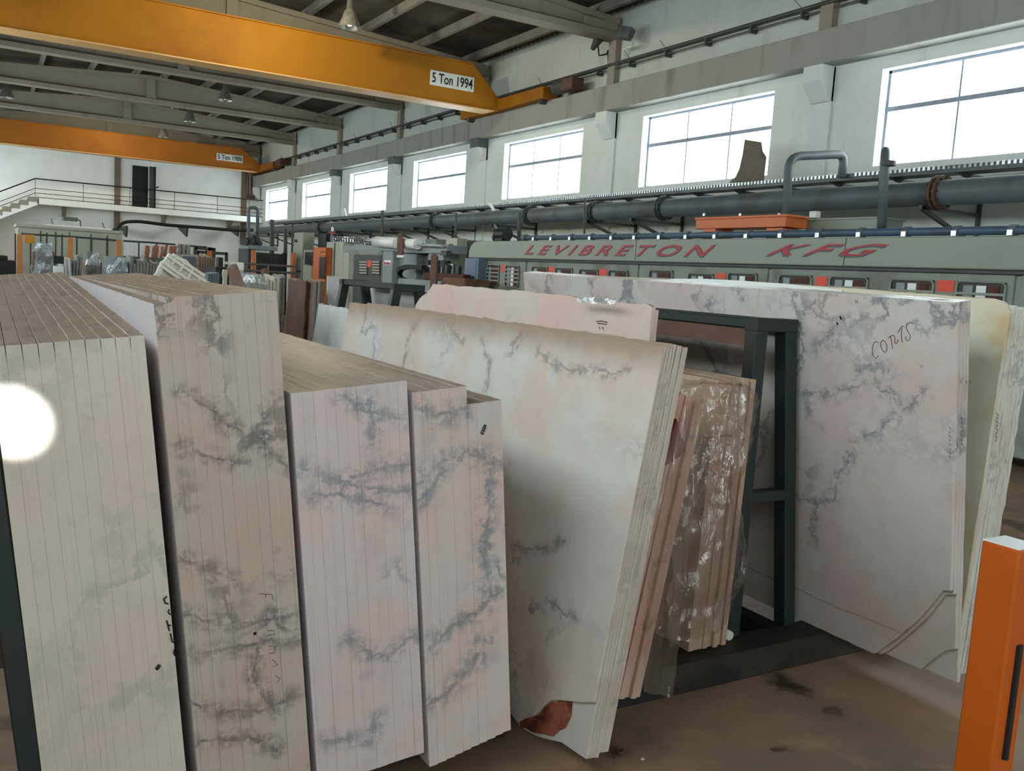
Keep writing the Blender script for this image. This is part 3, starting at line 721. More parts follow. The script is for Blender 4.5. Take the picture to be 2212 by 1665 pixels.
pts = [at(a, b, X=RX-.2) for a, b in ((916, 578), (880, 576), (866, 580), (861, 592), (866, 602), (876, 606))]
L = g.location
ch = MB(); 
sp = smoothpts(pts, 4)
for i in range(len(sp)-1):
    n = max(1, int((sp[i+1]-sp[i]).length/.09))
    for k in range(n):
        a = sp[i].lerp(sp[i+1], (k+.1)/n); b = sp[i].lerp(sp[i+1], (k+.85)/n); ch.bar(a-L, b-L, .1, .12, (1, 0, 0))
tag(ch.build('cable_chain', M['black'], g), kind='stuff')
for j in range(7):
    px = 912+j*12; boxX(px, px+5, 575-j % 3*3, 604, RX+.1+.1*(j % 2), .1, 'spindle', M['chrome'] if j % 2 else M['darkgrey'], g, .01)
boxX(915, 1000, 590, 606, RX-.1, .2, 'spindle_rail', M['redbrown'], g, .01)
for j, (a, b) in enumerate(((800, 858), (868, 903))):
    pass
r1 = empty('plastic_roll', at(835, 524, X=RX+.1), 'white plastic film roll on the machine beam, left roll', 'roll', 'white film rolls on the machine beam'); L = r1.location
MB().tube([at(812, 522, X=RX-.12)-L, at(858, 525, X=RX-.12)-L], .13, 16).build('roll', M['white'], r1, smooth=True)
MB().tube([at(793, 519, X=RX-.12)-L, at(812, 522, X=RX-.12)-L], .05, 10).build('core', M['chrome'], r1)
r1 = empty('plastic_roll', at(886, 528, X=RX+.1), 'white plastic film roll right of the hanging rusty strap', 'roll', 'white film rolls on the machine beam'); L = r1.location
MB().tube([at(868, 525, X=RX-.12)-L, at(903, 528, X=RX-.12)-L], .12, 16).build('roll', M['white'], r1, smooth=True)
MB().tube([at(903, 529, X=RX-.12)-L, at(955, 532, X=RX-.12)-L], .035, 10).build('core', M['chrome'], r1)
sp_ = empty('spring_coil', at(760, 519, X=RX+.1), 'chrome coil conveyor lying on the left end of the machine beam', 'coil'); L = sp_.location
a, b = at(722, 517, X=RX+.1)-L, at(795, 521, X=RX+.1)-L; d = b-a
pts = [a+d*(k/90)+Vector((math.cos(k*.9), 0, math.sin(k*.9)))*.085 for k in range(91)]
MB().tube(pts, .018, 5).build('coil', M['chrome'], sp_)
MB().tube([a, b], .03, 8).build('shaft', M['darkgrey'], sp_)
st = empty('rusty_strap', at(863, 520, X=RX-.30), 'rusty leather strap hanging over the white rolls', 'strap'); L = st.location
pp = [at(x, y, X=RX-.30) for x, y in ((858, 517), (862, 503), (866, 502), (869, 517), (870, 545), (866, 552), (859, 552), (857, 540))]
MB().prism([(p.y-L.y, p.z-L.z) for p in pp], 'x', 0, .03).build('strap', M['rust'], st)
boxX(857, 871, 551, 556, RX-.32, .06, 'clamp', M['white'], st)
rp = empty('rusty_post', at(938, 612, X=7.6), 'rusty flat steel post with rounded top standing before the sanding machine', 'post'); L = rp.location
pp = [at(x, y, X=7.6) for x, y in ((931, 612), (931, 552), (934, 548), (939, 549), (943, 555), (944, 612))]; pp[0].z = pp[-1].z = 0
MB().prism([(p.y-L.y, max(p.z, 0)-L.z) for p in pp], 'x', 0, .04).build('post', M['rust'], rp)
# beige cabinets behind
def cab(px0, px1, py0, X, depth, label, mat, extra=()):
    y = at((px0+px1)/2, py0, X=X).y
    g = empty('control_cabinet', (X, y, 0), label, 'cabinet')
    boxX(px0, px1, py0, 600, X, depth, 'housing', mat, g, .012, zb=.05)
    for e in extra: boxX(*e[:4], X-.02, .02, e[4], e[5], g, 0)
    boxX(px0, px1, 1, 2, X, .001, 'plinth', mat, g, 0).data.transform(Matrix.Scale(0, 4)) if False else None
    MB().box((0, at(px1, 580, X=X).y-y+.02, 0), (depth, at(px0, 580, X=X).y-y-.02, .05)).build('plinth', M['darkgrey'], g)
    return g
cab(704, 740, 522, 8.8, .35, 'tall cream control cabinet with buttons left of the sanding machine', M['cream'],
    [(721, 722, 524, 598, 'door_gap', M['darkgrey']), (705, 709, 564, 570, 'knob', M['black']), (706, 711, 572, 577, 'button', M['darkred']), (706, 713, 588, 591, 'switch_row', M['black']), (706, 713, 594, 597, 'switch_row', M['black'])])
cab(961, 985, 514, 9.6, .28, 'beige cabinet behind the right end of the sanding machine', M['cream'], [(970, 977, 527, 529, 'dots', M['black']), (966, 972, 563, 568, 'knob', M['black'])])
cab(986, 1006, 518, 9.9, .8, 'grey beige cabinet touching the left end of the long polishing machine', M['panel'])
cab(917, 940, 516, 10.6, .4, 'small dark wall cabinet behind the coil shaft', M['panel'])
cab(634, 653, 502, 9.3, .4, 'tall beige cabinet with vents beside the dark tank', M['cream'], [(635, 641, 517, 523, 'plate', M['black']), (641, 649, 584, 588, 'vent', M['darkgrey'])])
cab(655, 672, 540, 9.0, .25, 'beige cabinet carrying a black monitor left of the orange kiosk', M['cream'])
cab(686, 702, 505, 9.7, .6, 'dark duct box standing behind the orange kiosk', M['door'])
g = empty('monitor', at(665, 560, X=8.9), 'black monitor screen mounted on the beige cabinet', 'monitor'); boxX(658, 675, 544, 572, 8.80, .2, 'screen', M['black'], g, .01)
g = empty('orange_kiosk', (8.6, at(690, 560, X=8.6).y, 0), 'bright orange steel kiosk cabinet with dark opening', 'cabinet')
boxX(676, 702, 534, 604, 8.6, .19, 'housing', M['orange'], g, .01, zb=.05)
boxX(689, 702, 555, 602, 8.58, .02, 'opening', M['window_dark'], g, 0)
boxX(688, 703, 535, 553, 8.57, .03, 'top_box', M['orange'], g, .01)
for k in (0, 5): boxX(693+k, 695+k, 543, 545, 8.55, .02, 'hole', M['black'], g, 0)
boxX(689, 702, 570, 572, 8.57, .02, 'shelf', M['rust'], g, 0)
g = empty('signal_lamp', at(717, 521.5, X=8.9), 'small red and blue signal lamp on the cream cabinet', 'lamp'); L = g.location
MB().tube([(0, 0, 0), (0, 0, .18)], .05, 10).build('blue_segment', M['panelblue'], g); MB().tube([(0, 0, .18), (0, 0, .3)], .045, 10).build('red_segment', M['darkred'], g); MB().tube([(0, 0, .3), (0, 0, .42)], .035, 10).build('cap', M['white'], g)
# dark tank with hoop pipe
TY = 30.0
g = empty('dark_tank', at(580, 560, Y=TY), 'dark stained steel settling tank under the hoop pipe', 'tank'); g.location.z = 0
boxY(552, 619, 547, 600, TY, 1.6, 'tank_body', paint('tank_dark', (66, 68, 62), (44, 44, 40), 3, .7, .9, bump=.2), g, .02, zb=.1)
boxY(533, 552, 535, 598, TY+.2, 1.2, 'pump_housing', M['darkgrey'], g, .05, zb=.1)
boxY(536, 600, 531, 540, TY-.1, 1.2, 'top_plate', M['greyblue'], g, .01)
for j in range(12): boxY(556+j*5, 557+j*5, 549, 596, TY-.03, .03, 'rib', M['darkgrey'], g, 0)
boxY(612, 620, 546, 600, TY-.06, .2, 'corner_post', M['black'], g, .01, zb=0)
g2 = empty('hoop_pipe', at(540, 515, Y=TY), 'slender pipe hoop rising above the pump at the far right corner', 'pipe'); L = g2.location
pts = smoothpts([at(546, 516, Y=TY)-L, at(537, 505, Y=TY)-L, at(537, 448, Y=TY)-L, at(557, 449, Y=TY)-L, at(556, 516, Y=TY)-L], 6)
MB().tube(pts, .055, 8).build('pipe_body', M['pipe'], g2, smooth=True)
g2 = empty('pump_cluster', at(545, 528, Y=TY), 'dark valve and pump cluster on top of the tank under the hoop', 'pump'); L = g2.location
for a, b, r_ in (((527, 522), (538, 522), .13), ((540, 520), (552, 527), .16), ((552, 516), (562, 526), .14), ((537, 530), (566, 533), .06), ((545, 516), (556, 520), .07)):
    MB().tube([at(*a, Y=TY)-L, at(*b, Y=TY)-L+Vector((0, .2, 0))], r_, 10).build('valve_body', M['darkgrey'], g2)
for (px, a, b, lb) in ((547, 540, 600, 'bright orange post before the dark tank'), (634, 545, 600, 'faded orange post left of the beige cabinets')):
    g = empty('orange_post', at(px, 600, Y=28), lb, 'post'); g.location.z = 0
    boxY(px-3.5, px+3.5, a, b, 28, .1, 'post', M['orange'], g, .01, zb=0)
    boxY(px+4, px+5.5, a, b, 28, .1, 'pipe', M['cream'], g, 0, zb=0)
g = empty('guard_rail', at(580, 575, Y=27.5), 'grey two bar guard rail in front of the dark tank', 'railing'); L = g.location
for py in (572, 586):
    MB().tube([at(520, py-3, Y=27.5)-L, at(640, py+4, Y=27.5)-L], .035, 6).build('rail', M['tray'], g)
for px in (522, 580, 638): MB().tube([at(px, 570, Y=27.5)-L, Vector((at(px, 570, Y=27.5).x, 27.5, 0))-L], .03, 6).build('rail_post', M['tray'], g)
# black duct under the catwalk
DY = 44.0
dp = [at(a, b, Y=DY) for a, b in ((252, 499), (256, 488), (270, 479), (300, 478), (360, 486), (430, 491), (500, 497))]+[at(545, 497, X=10.75)]
g = empty('black_duct', dp[0], 'black flexible duct drooping along the far wall under the catwalk', 'duct'); L = g.location
MB().tube([p-L for p in smoothpts(dp, 4)], .075, 10).build('duct', M['black'], g, smooth=True)
MB().tube([Vector((0, 0, .1)), Vector((-.1, 0, -.35))], [.14, .24], 12).build('hood', M['black'], g)
for px in (272, 402, 512):
    p = at(px, 488, Y=DY+.4)-L; MB().prism([(0, 0), (2.2, 0), (2.2, -.1), (.2, -.5)], 'x', p.x-.04, p.x+.04).build('bracket', M['darkgrey'], g).location = (0, 0, p.z)

for i, (pts, lb) in enumerate((([(1052, 438), (1058, 444), (1064, 452), (1066, 462)], 'pair of white cables dropping from the tray onto the main pipe'), )):
    g = empty('white_cable', at(*pts[0], X=11.0), lb, 'cable'); L = g.location
    for d in (0, 4): MB().tube([at(a+d, b, X=10.95)-L for a, b in pts], .018, 6).build('cable', M['white'], g, smooth=True)
# ================================================================== FOREGROUND STACKS
def frame(O, yaw, lean):
    return Matrix.Translation(O) @ Matrix.Rotation(math.radians(yaw), 4, 'Z') @ Matrix.Rotation(math.atan(lean), 4, 'Y')
def rough(poly, amps, step=.05, rnd=None):
    """polygon in (y,z) with each edge subdivided and roughened by its amplitude"""
    rnd = rnd or random; out = []; n = len(poly)
    for i in range(n):
        a, b = Vector((*poly[i], 0)), Vector((*poly[(i+1) % n], 0)); amp = amps[i % len(amps)]
        L = (b-a).length; k = max(1, int(L/step)) if amp > 0 else 1
        nrm = Vector((-(b-a).y, (b-a).x, 0)).normalized()
        for j in range(k):
            p = a.lerp(b, (j+(rnd.uniform(-.2, .2) if 0 < j < k else 0))/k)
            if j > 0: p += nrm*rnd.gauss(0, amp)
            out.append((p.x, p.y))
    return out
def loc(Mx, px, py, plane, val=0.0):
    """where the sight line through a pixel meets a plane of a stack's own frame"""
    I = Mx.inverted(); o = I @ Vector((0, 0, H)); d = I.to_3x3() @ ray(px, py)
    k = {'x': 0, 'y': 1}[plane]; t = (val-o[k])/d[k]; return o+d*t
def slab(Mx, x0, x1, poly, mat, label=None, group=None, amps=(.002, .0015, .004, .0015), name='marble_slab', cat='slab', bevel=.0012, step=.045, wedge=0, side=False, front=None):
    m = MB().prism(rough(poly, amps, step), 'x', x0, x1)
    if wedge:
        zt = max(v.z for v in m.v); xm = (x0+x1)/2
        for v in m.v:
            if v.z > zt*.93: v.x += (xm-v.x)*wedge
    o = m.build(name, mat, None, bevel=bevel, mw=Mx)
    if front:
        o.data.materials.append(front)
        for f in o.data.polygons:
            if f.normal.y < -.8: f.material_index = len(o.data.materials)-1
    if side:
        o.data.materials.append(M['lit_side'])
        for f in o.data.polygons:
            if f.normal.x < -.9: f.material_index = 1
    if label: tag(o, label, cat, group, 'thing')
    return o
ORD = ['first', 'second', 'third', 'fourth', 'fifth', 'sixth', 'seventh', 'eighth', 'ninth', 'tenth', 'eleventh', 'twelfth']
def stack(Mx, n, w, hf, hb, L, mat, lab, group, gap=.0016, yj=.003, zj=.003, hfun=None, polyfun=None, amps=(.003, .0004, .0004, .0003), bevel=.0003, wedge=0, side=False):
    p = w/n
    for i in range(n):
        dy = random.uniform(-yj, yj); dz = random.uniform(-zj, zj)
        a, b = (hf, hb) if hfun is None else hfun(i)
        poly = [(dy, 0), (L+dy, 0), (L+dy, b+dz), (dy, a+dz)]
        if polyfun: poly = polyfun(i, poly)
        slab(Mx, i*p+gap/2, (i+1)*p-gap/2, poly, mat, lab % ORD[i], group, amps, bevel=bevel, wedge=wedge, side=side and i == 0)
M['lit_side'] = marble('pale_lit_side', (214, 208, 212), (216, 204, 202), (190, 184, 184), 1.2, .5, .3, dust=None)  # window light on the left side faces put into this paler stone
G1 = 'slabs of the leftmost foreground stack'; G2 = 'slabs of the tall second foreground stack'; G3 = 'slabs of the third foreground stack'; G4 = 'slabs of the fourth foreground stack'
LN = -.102
F1 = frame((.143, 2.40, .12), 0, LN); F2 = frame((.514, 2.40, .12), 0, LN); F3 = frame((.846, 2.40, .12), 0, LN); F4 = frame((1.209, 2.40, .12), 0, LN)
def segf(Mx, lines, plane):
    out = []
    for ln in lines:
        pts = [loc(Mx, a, b, plane) for a, b in ln]
        out.append([(p.x, p.z) if plane == 'y' else (p.y, p.z) for p in pts])
    return out
DUST = (146, 124, 106)
mb1 = marble('marble_pale_grey', (210, 203, 190), (212, 190, 176), (150, 160, 156), 1.4, .55, .55, .03, streak=.22, dust=DUST)
mb2 = marble('marble_rose_veined', (186, 178, 168), (192, 166, 150), (88, 86, 92), 1.9, .8, .85, .03, streak=.45, dust=DUST, plane='xz', mask=(.5, .62),
    segs=segf(F2, [[(400, 845), (450, 880), (485, 915), (535, 950)], [(610, 855), (575, 900), (535, 950), (575, 975), (635, 1010)], [(390, 965), (440, 985), (520, 1000)],
                   [(385, 1325), (440, 1340), (505, 1348), (560, 1345), (655, 1318)], [(455, 1240), (480, 1290), (505, 1348)], [(390, 1210), (470, 1240), (505, 1255)],
                   [(430, 1410), (500, 1400), (600, 1390), (655, 1385)], [(420, 1520), (480, 1540), (560, 1535), (640, 1500)], [(560, 1400), (550, 1460), (590, 1540)], [(430, 1600), (540, 1590), (600, 1620)]], 'y'), segw=.006, warp=.035)
mb3 = marble('marble_mauve_blue', (202, 195, 196), (212, 184, 178), (88, 110, 122), 1.6, .7, .7, .03, streak=.28, dust=DUST, plane='xz', mask=(.54, .66),
    segs=segf(F3, [[(655, 1010), (720, 1040), (790, 1050), (885, 1060)], [(670, 1072), (740, 1070), (800, 1082), (850, 1095)], [(800, 870), (805, 920), (800, 960)], [(760, 1030), (830, 1010), (885, 1000)],
                   [(745, 1380), (800, 1412), (850, 1412), (905, 1370)], [(703, 1598), (750, 1602), (800, 1590), (812, 1555)], [(740, 860), (800, 890), (880, 900)]], 'y'), segw=.007, warp=.04)
mb4 = marble('marble_mauve_green', (198, 192, 190), (212, 180, 170), (84, 108, 116), 1.7, .7, .75, .03, streak=.28, dust=DUST, plane='xz', mask=(.52, .64),
    segs=segf(F4, [[(892, 1050), (930, 1012), (985, 985), (1040, 985), (1080, 1000)], [(900, 1085), (930, 1060), (950, 1020)], [(1062, 1000), (1058, 1100), (1045, 1200), (1060, 1290), (1030, 1330)],
                   [(930, 1400), (980, 1350), (1035, 1325), (1085, 1270)], [(910, 1530), (960, 1500), (1010, 1450), (1050, 1380)], [(895, 880), (940, 900), (1000, 895)]], 'y'), segw=.009, warp=.04)
c5 = math.cos(math.atan(LN))
stack(F1, 10, .34, 1.30/c5, 1.395/c5, 2.55, mb1, '%s slab from the left in the pale grey stack nearest the left edge', G1, gap=.0002, yj=.0008, zj=.001, amps=(.003, .0004, .0010, .0003), wedge=.055, bevel=.0003)
def p2(i, poly):
    if i == 0: poly[3] = (poly[3][0], poly[3][1]-.015)
    return poly
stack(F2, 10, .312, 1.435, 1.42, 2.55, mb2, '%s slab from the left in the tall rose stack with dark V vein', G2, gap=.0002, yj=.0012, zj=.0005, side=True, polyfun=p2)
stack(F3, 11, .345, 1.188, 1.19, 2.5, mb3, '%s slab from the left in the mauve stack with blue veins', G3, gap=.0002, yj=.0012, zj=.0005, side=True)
def p4(i, poly):
    d = (9-i)*.006
    return [(poly[0][0], -.02+.0035*i)]+poly[1:]
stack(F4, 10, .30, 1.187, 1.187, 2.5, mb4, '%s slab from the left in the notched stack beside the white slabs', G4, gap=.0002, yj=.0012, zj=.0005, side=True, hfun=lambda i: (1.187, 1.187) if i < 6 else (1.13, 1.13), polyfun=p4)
# handwriting on stone: flat ink strokes a millimetre proud of the face
def strokes(Mx, lines, plane, r, mat, parent, name='handwriting', val=0.0):
    m = MB()
    for ln in lines:
        pts = [loc(Mx, a, b, plane, val) for a, b in ln]
        pts = [Mx @ p for p in pts]
        inv = parent.matrix_world.inverted() if parent.matrix_world != Matrix.Identity(4) else Matrix.Identity(4)
        m.tube([inv @ p for p in pts], r, 5)
    return m.build(name, mat, parent)
def find(lab):
    for o in COL.objects:
        if o.get('label') == lab: return o
bpy.context.view_layer.update()
o = find('tenth slab from the left in the pale grey stack nearest the left edge')
strokes(F1, [[(361, 1288), (354, 1294), (357, 1303), (364, 1304)], [(366, 1316), (363, 1322), (368, 1328)], [(360, 1340), (366, 1362)], [(362, 1352), (369, 1350)], [(368, 1368), (372, 1386), (376, 1388)], [(377, 1402), (375, 1410), (378, 1416)]], 'y', .0022, M['ink'], o, val=-.004)
strokes(F1, [[(345, 1436), (338, 1446)]], 'y', .005, M['ink'], o, 'ink_blot', val=-.003)
o = find('sixth slab from the left in the tall rose stack with dark V vein')
strokes(F2, [[(560, 1282), (588, 1284), (590, 1296)], [(574, 1284), (575, 1290)], [(578, 1312), (580, 1318)], [(578, 1336), (584, 1342)], [(577, 1362), (592, 1362), (594, 1370), (580, 1372)], [(582, 1396), (594, 1396), (594, 1410), (582, 1412)], [(588, 1424), (600, 1436), (588, 1440)], [(596, 1460), (606, 1466), (598, 1474)]], 'y', .0008, M['inkred'], o, val=-.004)
strokes(F2, [[(550, 1366), (551, 1370)]], 'y', .005, M['ink'], o, 'ink_blot', val=-.003)
o = find('ninth slab from the left in the notched stack beside the white slabs')
strokes(F4, [[(1047, 917), (1039, 937)], [(1050, 918), (1043, 938)], [(1039, 936), (1045, 938)], [(1047, 918), (1051, 919)], [(1046, 922), (1050, 925)], [(1044, 928), (1048, 930)]], 'y', .0016, M['ink'], o, val=-.004)
# ------------------------------------------------------------------ white slabs leaning to the right
F5 = frame((1.70, 2.25, .105), 5.2, .162)
mw5 = marble('marble_white', (200, 196, 190), (202, 176, 156), (112, 104, 106), 1.6, .6, .7, .02, dust=DUST, stain=(1.25, 1.385, (146, 118, 94)), mask=(.47, .62),
    segs=segf(F5, [[(1040, 740), (1060, 790), (1048, 850)], [(1165, 760), (1195, 790), (1230, 800), (1270, 800)], [(1285, 798), (1330, 808), (1358, 790)], [(1000, 740), (975, 720), (980, 700)],
                   [(905, 690), (880, 740), (870, 800)], [(1180, 1290), (1215, 1330), (1245, 1340)], [(1110, 1180), (1160, 1190), (1220, 1160)]], 'x'), segw=.005, warp=.05)
medge = marble('marble_white_sawn_edge', (196, 188, 174), (176, 162, 146), (120, 118, 112), 3, .8, .5, .03, dust=DUST, streak=.3)
h5 = 1.378
def poly5(i, poly):
    if i == 0:
        a = loc(F5, 1240, 1490, 'x'); b = loc(F5, 1190, 1512, 'x'); c = loc(F5, 1150, 1545, 'x'); d = loc(F5, 1118, 1556, 'x')
        return [(d.y, max(d.z, 0)), poly[1], poly[2], poly[3], (0, a.z), (b.y, b.z), (c.y, c.z)]
    lo = [loc(F5, a, b, 'x') for a, b in ((1098, 1545), (1118, 1572), (1150, 1590), (1205, 1604))]
    return [(0, .0)]+[poly[1]]+poly[2:] if i > 4 else [(poly[0][0], -.015)]+[(p.y, max(p.z, -.09)) for p in lo][::-1]+poly[1:]
    return poly
def st5():
    n, w = 8, .115
    for i in range(n):
        p = w/n; dy = random.uniform(-.004, .004); hh = h5 if i < 3 else h5+.008+.004*(i % 2)
        poly = poly5(i, [(dy, 0), (2.37+dy-(.12 if i > 1 else 0), 0), (2.37+dy-(.12 if i > 1 else 0), hh+.01), (dy, hh)])
        slab(F5, i*p+.0006, (i+1)*p-.0006, poly, mw5, '%s white slab from the left in the stack leaning right at picture centre' % ORD[i], 'white slabs leaning at the centre', (.003, .002, .002, .0004), front=medge)
st5()
o = find('second white slab from the left in the stack leaning right at picture centre')
rs = marble('rust_stain_mat', (128, 62, 42), (164, 100, 76), (62, 34, 28), 5, .8, .8, .05, dust=None, rough=.8)
pp = [loc(F5, a, b, 'x', .0140) for a, b in ((1240, 1492), (1190, 1516), (1152, 1548), (1122, 1560), (1126, 1572), (1160, 1584), (1196, 1590), (1222, 1572), (1235, 1545))]
MB().prism(rough([(p.y, p.z) for p in pp], (.004,), .03), 'x', .0118, .0150).build('rust_stain', rs, o)
# ------------------------------------------------------------------ rack on the right
def rack(name, label, xl, xr, spread_r, spread_l, yn, yf, zt, nf=3, w=.07, mat=None, cross=.78, base=(None,)):
    mat = mat or M['green']
    g = empty(name, (xl, yn, 0), label, 'rack'); L = g.location
    for i in range(nf):
        y = yn+(yf-yn)*i/(nf-1)
        MB().bar(Vector((xl-spread_l, y, .12))-L, Vector((xl, y, zt-.03))-L, w, w, (0, 1, 0)).build('leg', mat, g, bevel=.004)
        MB().bar(Vector((xr+spread_r, y, .12))-L, Vector((xr, y, zt-.03))-L, w, w, (0, 1, 0)).build('leg', mat, g, bevel=.004)
        MB().box(Vector((xl-w/2-.003, y-w/2-.003, zt-.058))-L, Vector((xr+w/2+.003, y+w/2+.003, zt))-L).build('cross_bar', mat, g, bevel=.004)
        f = (zt-cross)/(zt-.12)
        MB().box(Vector((xl-spread_l*f, y-.03, cross-.05))-L, Vector((xr+spread_r*f, y+.03, cross))-L).build('cross_bar', mat, g, bevel=.004)
    for x in (xl, xr):
        MB().box(Vector((x-.025, yn+w/2, zt-.052))-L, Vector((x+.025, yf-w/2, zt-.004))-L).build('top_rail', mat, g, bevel=.008)
    return g
rk = rack('slab_rack', 'dark green steel A-frame rack between wrapped slabs and the grey veined slab', 2.885, 3.06, .18, 0, 2.81, 5.2, 1.55)
L = rk.location
MB().box(Vector((2.86, 2.85, 1.425))-L, Vector((2.90, 5.2, 1.498))-L).build('rust_board', M['rust'], rk)
for y in (2.63, 4.7):
    MB().box(Vector((1.86, y, 0))-L, Vector((3.95, y+.17, .128))-L).build('base_beam', M['beamg'], rk, bevel=.006)
for x in (2.86, 3.2): MB().box(Vector((x-.04, 2.8, .02))-L, Vector((x+.04, 4.7, .11))-L).build('side_beam', M['beamg'], rk)
g = empty('white_tube', at(1580, 1342, Y=2.74), 'white round tube end lying on the rack base between wrapped slabs and post', 'tube')
MB().tube([(0, 0, 0), (0, .8, 0)], .021, 16).build('tube', M['foam'], g, smooth=True); g.location.z = .152
# pink slab, wrapped packs
mpk = marble('marble_pink', (206, 190, 178), (214, 178, 166), (150, 146, 148), 1.3, .85, .4, .015, dust=DUST)
F6 = frame((2.44, 3.05, .14), 0, .035)
def pts6(c, val=0): return [(p.y, p.z) for p in (loc(F6, a, b, 'x', val) for a, b in c)]
top = pts6([(1409, 663), (1395, 655), (1330, 652), (1290, 650), (1240, 641), (1180, 634), (1130, 628), (1060, 624), (1000, 618), (935, 613), (925, 630), (905, 646), (897, 660)])
for i in range(2):
    poly = [(top[0][0], 0), (top[-1][0], 0)]+list(reversed(top)); poly = [(a+.004*i, b-.012*i if b > .1 else b) for a, b in poly]
    slab(F6, i*.022, i*.022+.0205, poly, mpk, ['broad pink slab with chipped top edge behind the white slabs', 'second pink slab hidden just behind the chipped pink slab'][i], 'pink slabs behind the white stack', (.003,))
o = find('broad pink slab with chipped top edge behind the white slabs')
bpy.context.view_layer.update()
strokes(F6, [[(1288, 694), (1300, 693), (1312, 696)], [(1290, 698), (1300, 699), (1310, 700)], [(1294, 706), (1296, 711)], [(1301, 706), (1303, 711)]], 'x', .002, M['rust'], o, val=-.002)
mpk1 = marble('marble_wrapped_tan', (180, 158, 138), (180, 146, 126), (110, 98, 90), 2.2, .7, .4, .02, dust=DUST, streak=.45)
mpk2 = marble('marble_wrapped_rose', (196, 174, 154), (200, 152, 136), (110, 104, 98), 1.8, .8, .6, .025, dust=DUST, streak=.45)
FP1 = frame((1.945, 2.495, .14), 3, .185)
stack(FP1, 7, .205, 1.15, 1.15, 2.2, mpk2, '%s film wrapped pink slab from the left right of the white slabs', 'wrapped pink slabs right of the white slabs', gap=.0016, yj=.012, zj=.01, bevel=.001)
FP1b = frame((2.19, 2.86, .14), 2, .15)
stack(FP1b, 4, .14, 1.16, 1.16, 1.8, mpk1, '%s tan slab from the left standing back behind the clear film', 'tan slabs behind the film', gap=.0016, yj=.01, bevel=.001)
FP2 = frame((2.548, 2.71, .14), 0, .03)
stack(FP2, 8, .222, 1.16, 1.16, 1.9, mpk1, '%s tan film wrapped slab from the left next to the green rack', 'wrapped tan slabs beside the rack', gap=.0016, yj=.012, zj=.008, bevel=.001)
bpy.context.view_layer.update()
o = find('third tan film wrapped slab from the left next to the green rack')
strokes(FP2, [[(1518, 940), (1524, 944), (1532, 945)], [(1556, 942), (1566, 940), (1580, 941)], [(1600, 925), (1604, 932)]], 'y', .003, M['ink'], o, 'dark_crack', val=-.015)
strokes(FP2, [[(1518, 1040+k*18), (1521, 1046+k*18), (1517, 1050+k*18)] for k in range(5)], 'y', .0012, M['inkred'], o, val=-.015)
# crumpled clear films
def sheet(name, label, grid, mat, amp=.01, sub=10, seed=1):
    """grid: rows of control points, bilinearly refined and crumpled"""
    R, C = len(grid), len(grid[0]); m = MB(); nr, nc = (R-1)*sub, (C-1)*sub
    for i in range(nr+1):
        for j in range(nc+1):
            a, b = min(int(i/sub), R-2), min(int(j/sub), C-2); u, v = i/sub-a, j/sub-b
            p = (Vector(grid[a][b])*(1-u)*(1-v)+Vector(grid[a+1][b])*u*(1-v)+Vector(grid[a][b+1])*(1-u)*v+Vector(grid[a+1][b+1])*u*v)
            q = p*11+Vector((seed*7, 0, 0)); n = noise.noise_vector(q)*amp+noise.noise_vector(q*2.7)*amp*.6
            m.v.append(p+n)
    for i in range(nr):
        for j in range(nc): k = i*(nc+1)+j; m.f.append([k, k+1, k+nc+2, k+nc+1])
    o = m.build(name, mat, None, smooth=True); tag(o, label, 'plastic film'); return o
def pf(px, py, Y): return at(px, py, Y=Y)
sheet('plastic_film', 'clear crumpled film wrapped over the front ends of the tan slabs by the rack',
      [[at(1478, 812, Y=3.3), at(1545, 800, Y=3.3), at(1608, 810, Y=3.3), at(1640, 835, Y=3.2)],
       [at(1475, 830, Y=2.66), at(1545, 828, Y=2.66), at(1612, 832, Y=2.66), at(1645, 862, Y=2.72)],
       [at(1478, 930, Y=2.645), at(1530, 930, Y=2.645), at(1600, 930, Y=2.645), at(1622, 945, Y=2.68)],
       [at(1470, 1060, Y=2.64), at(1520, 1060, Y=2.64), at(1580, 1060, Y=2.64), at(1595, 1080, Y=2.68)],
       [at(1450, 1220, Y=2.63), at(1500, 1220, Y=2.63), at(1570, 1200, Y=2.63), at(1618, 1215, Y=2.72)],
       [at(1440, 1380, Y=2.62), at(1480, 1390, Y=2.62), at(1545, 1370, Y=2.62), at(1572, 1340, Y=2.7)]], M['film'], .016, 14, 1)
sheet('plastic_film', 'clear film hanging down between the two wrapped packs to the rack beam',
      [[at(1440, 960, Y=2.40), at(1480, 880, Y=2.46), at(1520, 860, Y=2.5)],
       [at(1410, 1150, Y=2.38), at(1445, 1100, Y=2.42), at(1500, 1080, Y=2.5)],
       [at(1395, 1330, Y=2.4), at(1430, 1320, Y=2.42), at(1475, 1320, Y=2.5)],
       [at(1390, 1495, Y=2.42), at(1425, 1500, Y=2.42), at(1455, 1505, Y=2.45)]], M['film'], .008, 10, 5)
sheet('plastic_film', 'thin bluish film edge curling over the chipped pink slab top',
      [[at(1245, 642, X=2.42), at(1290, 640, X=2.42), at(1330, 650, X=2.42)], [at(1250, 652, X=2.415), at(1290, 655, X=2.415), at(1330, 660, X=2.415)]], M['filmgrey'], .006, 8, 9)
g = empty('red_strap', at(1458, 950, Y=2.47), 'torn dark red cloth pad between the white slabs and the wrapped pack', 'pad'); L = g.location
pp = [at(a, b, Y=2.47) for a, b in ((1462, 905), (1470, 935), (1482, 968), (1470, 985), (1430, 1010), (1440, 965))]
MB().prism([(p.x-L.x, p.z-L.z) for p in pp], 'y', 0, .015).build('pad', paint('red_cloth', (124, 56, 40), (86, 38, 30), 20, .9, .8), g)
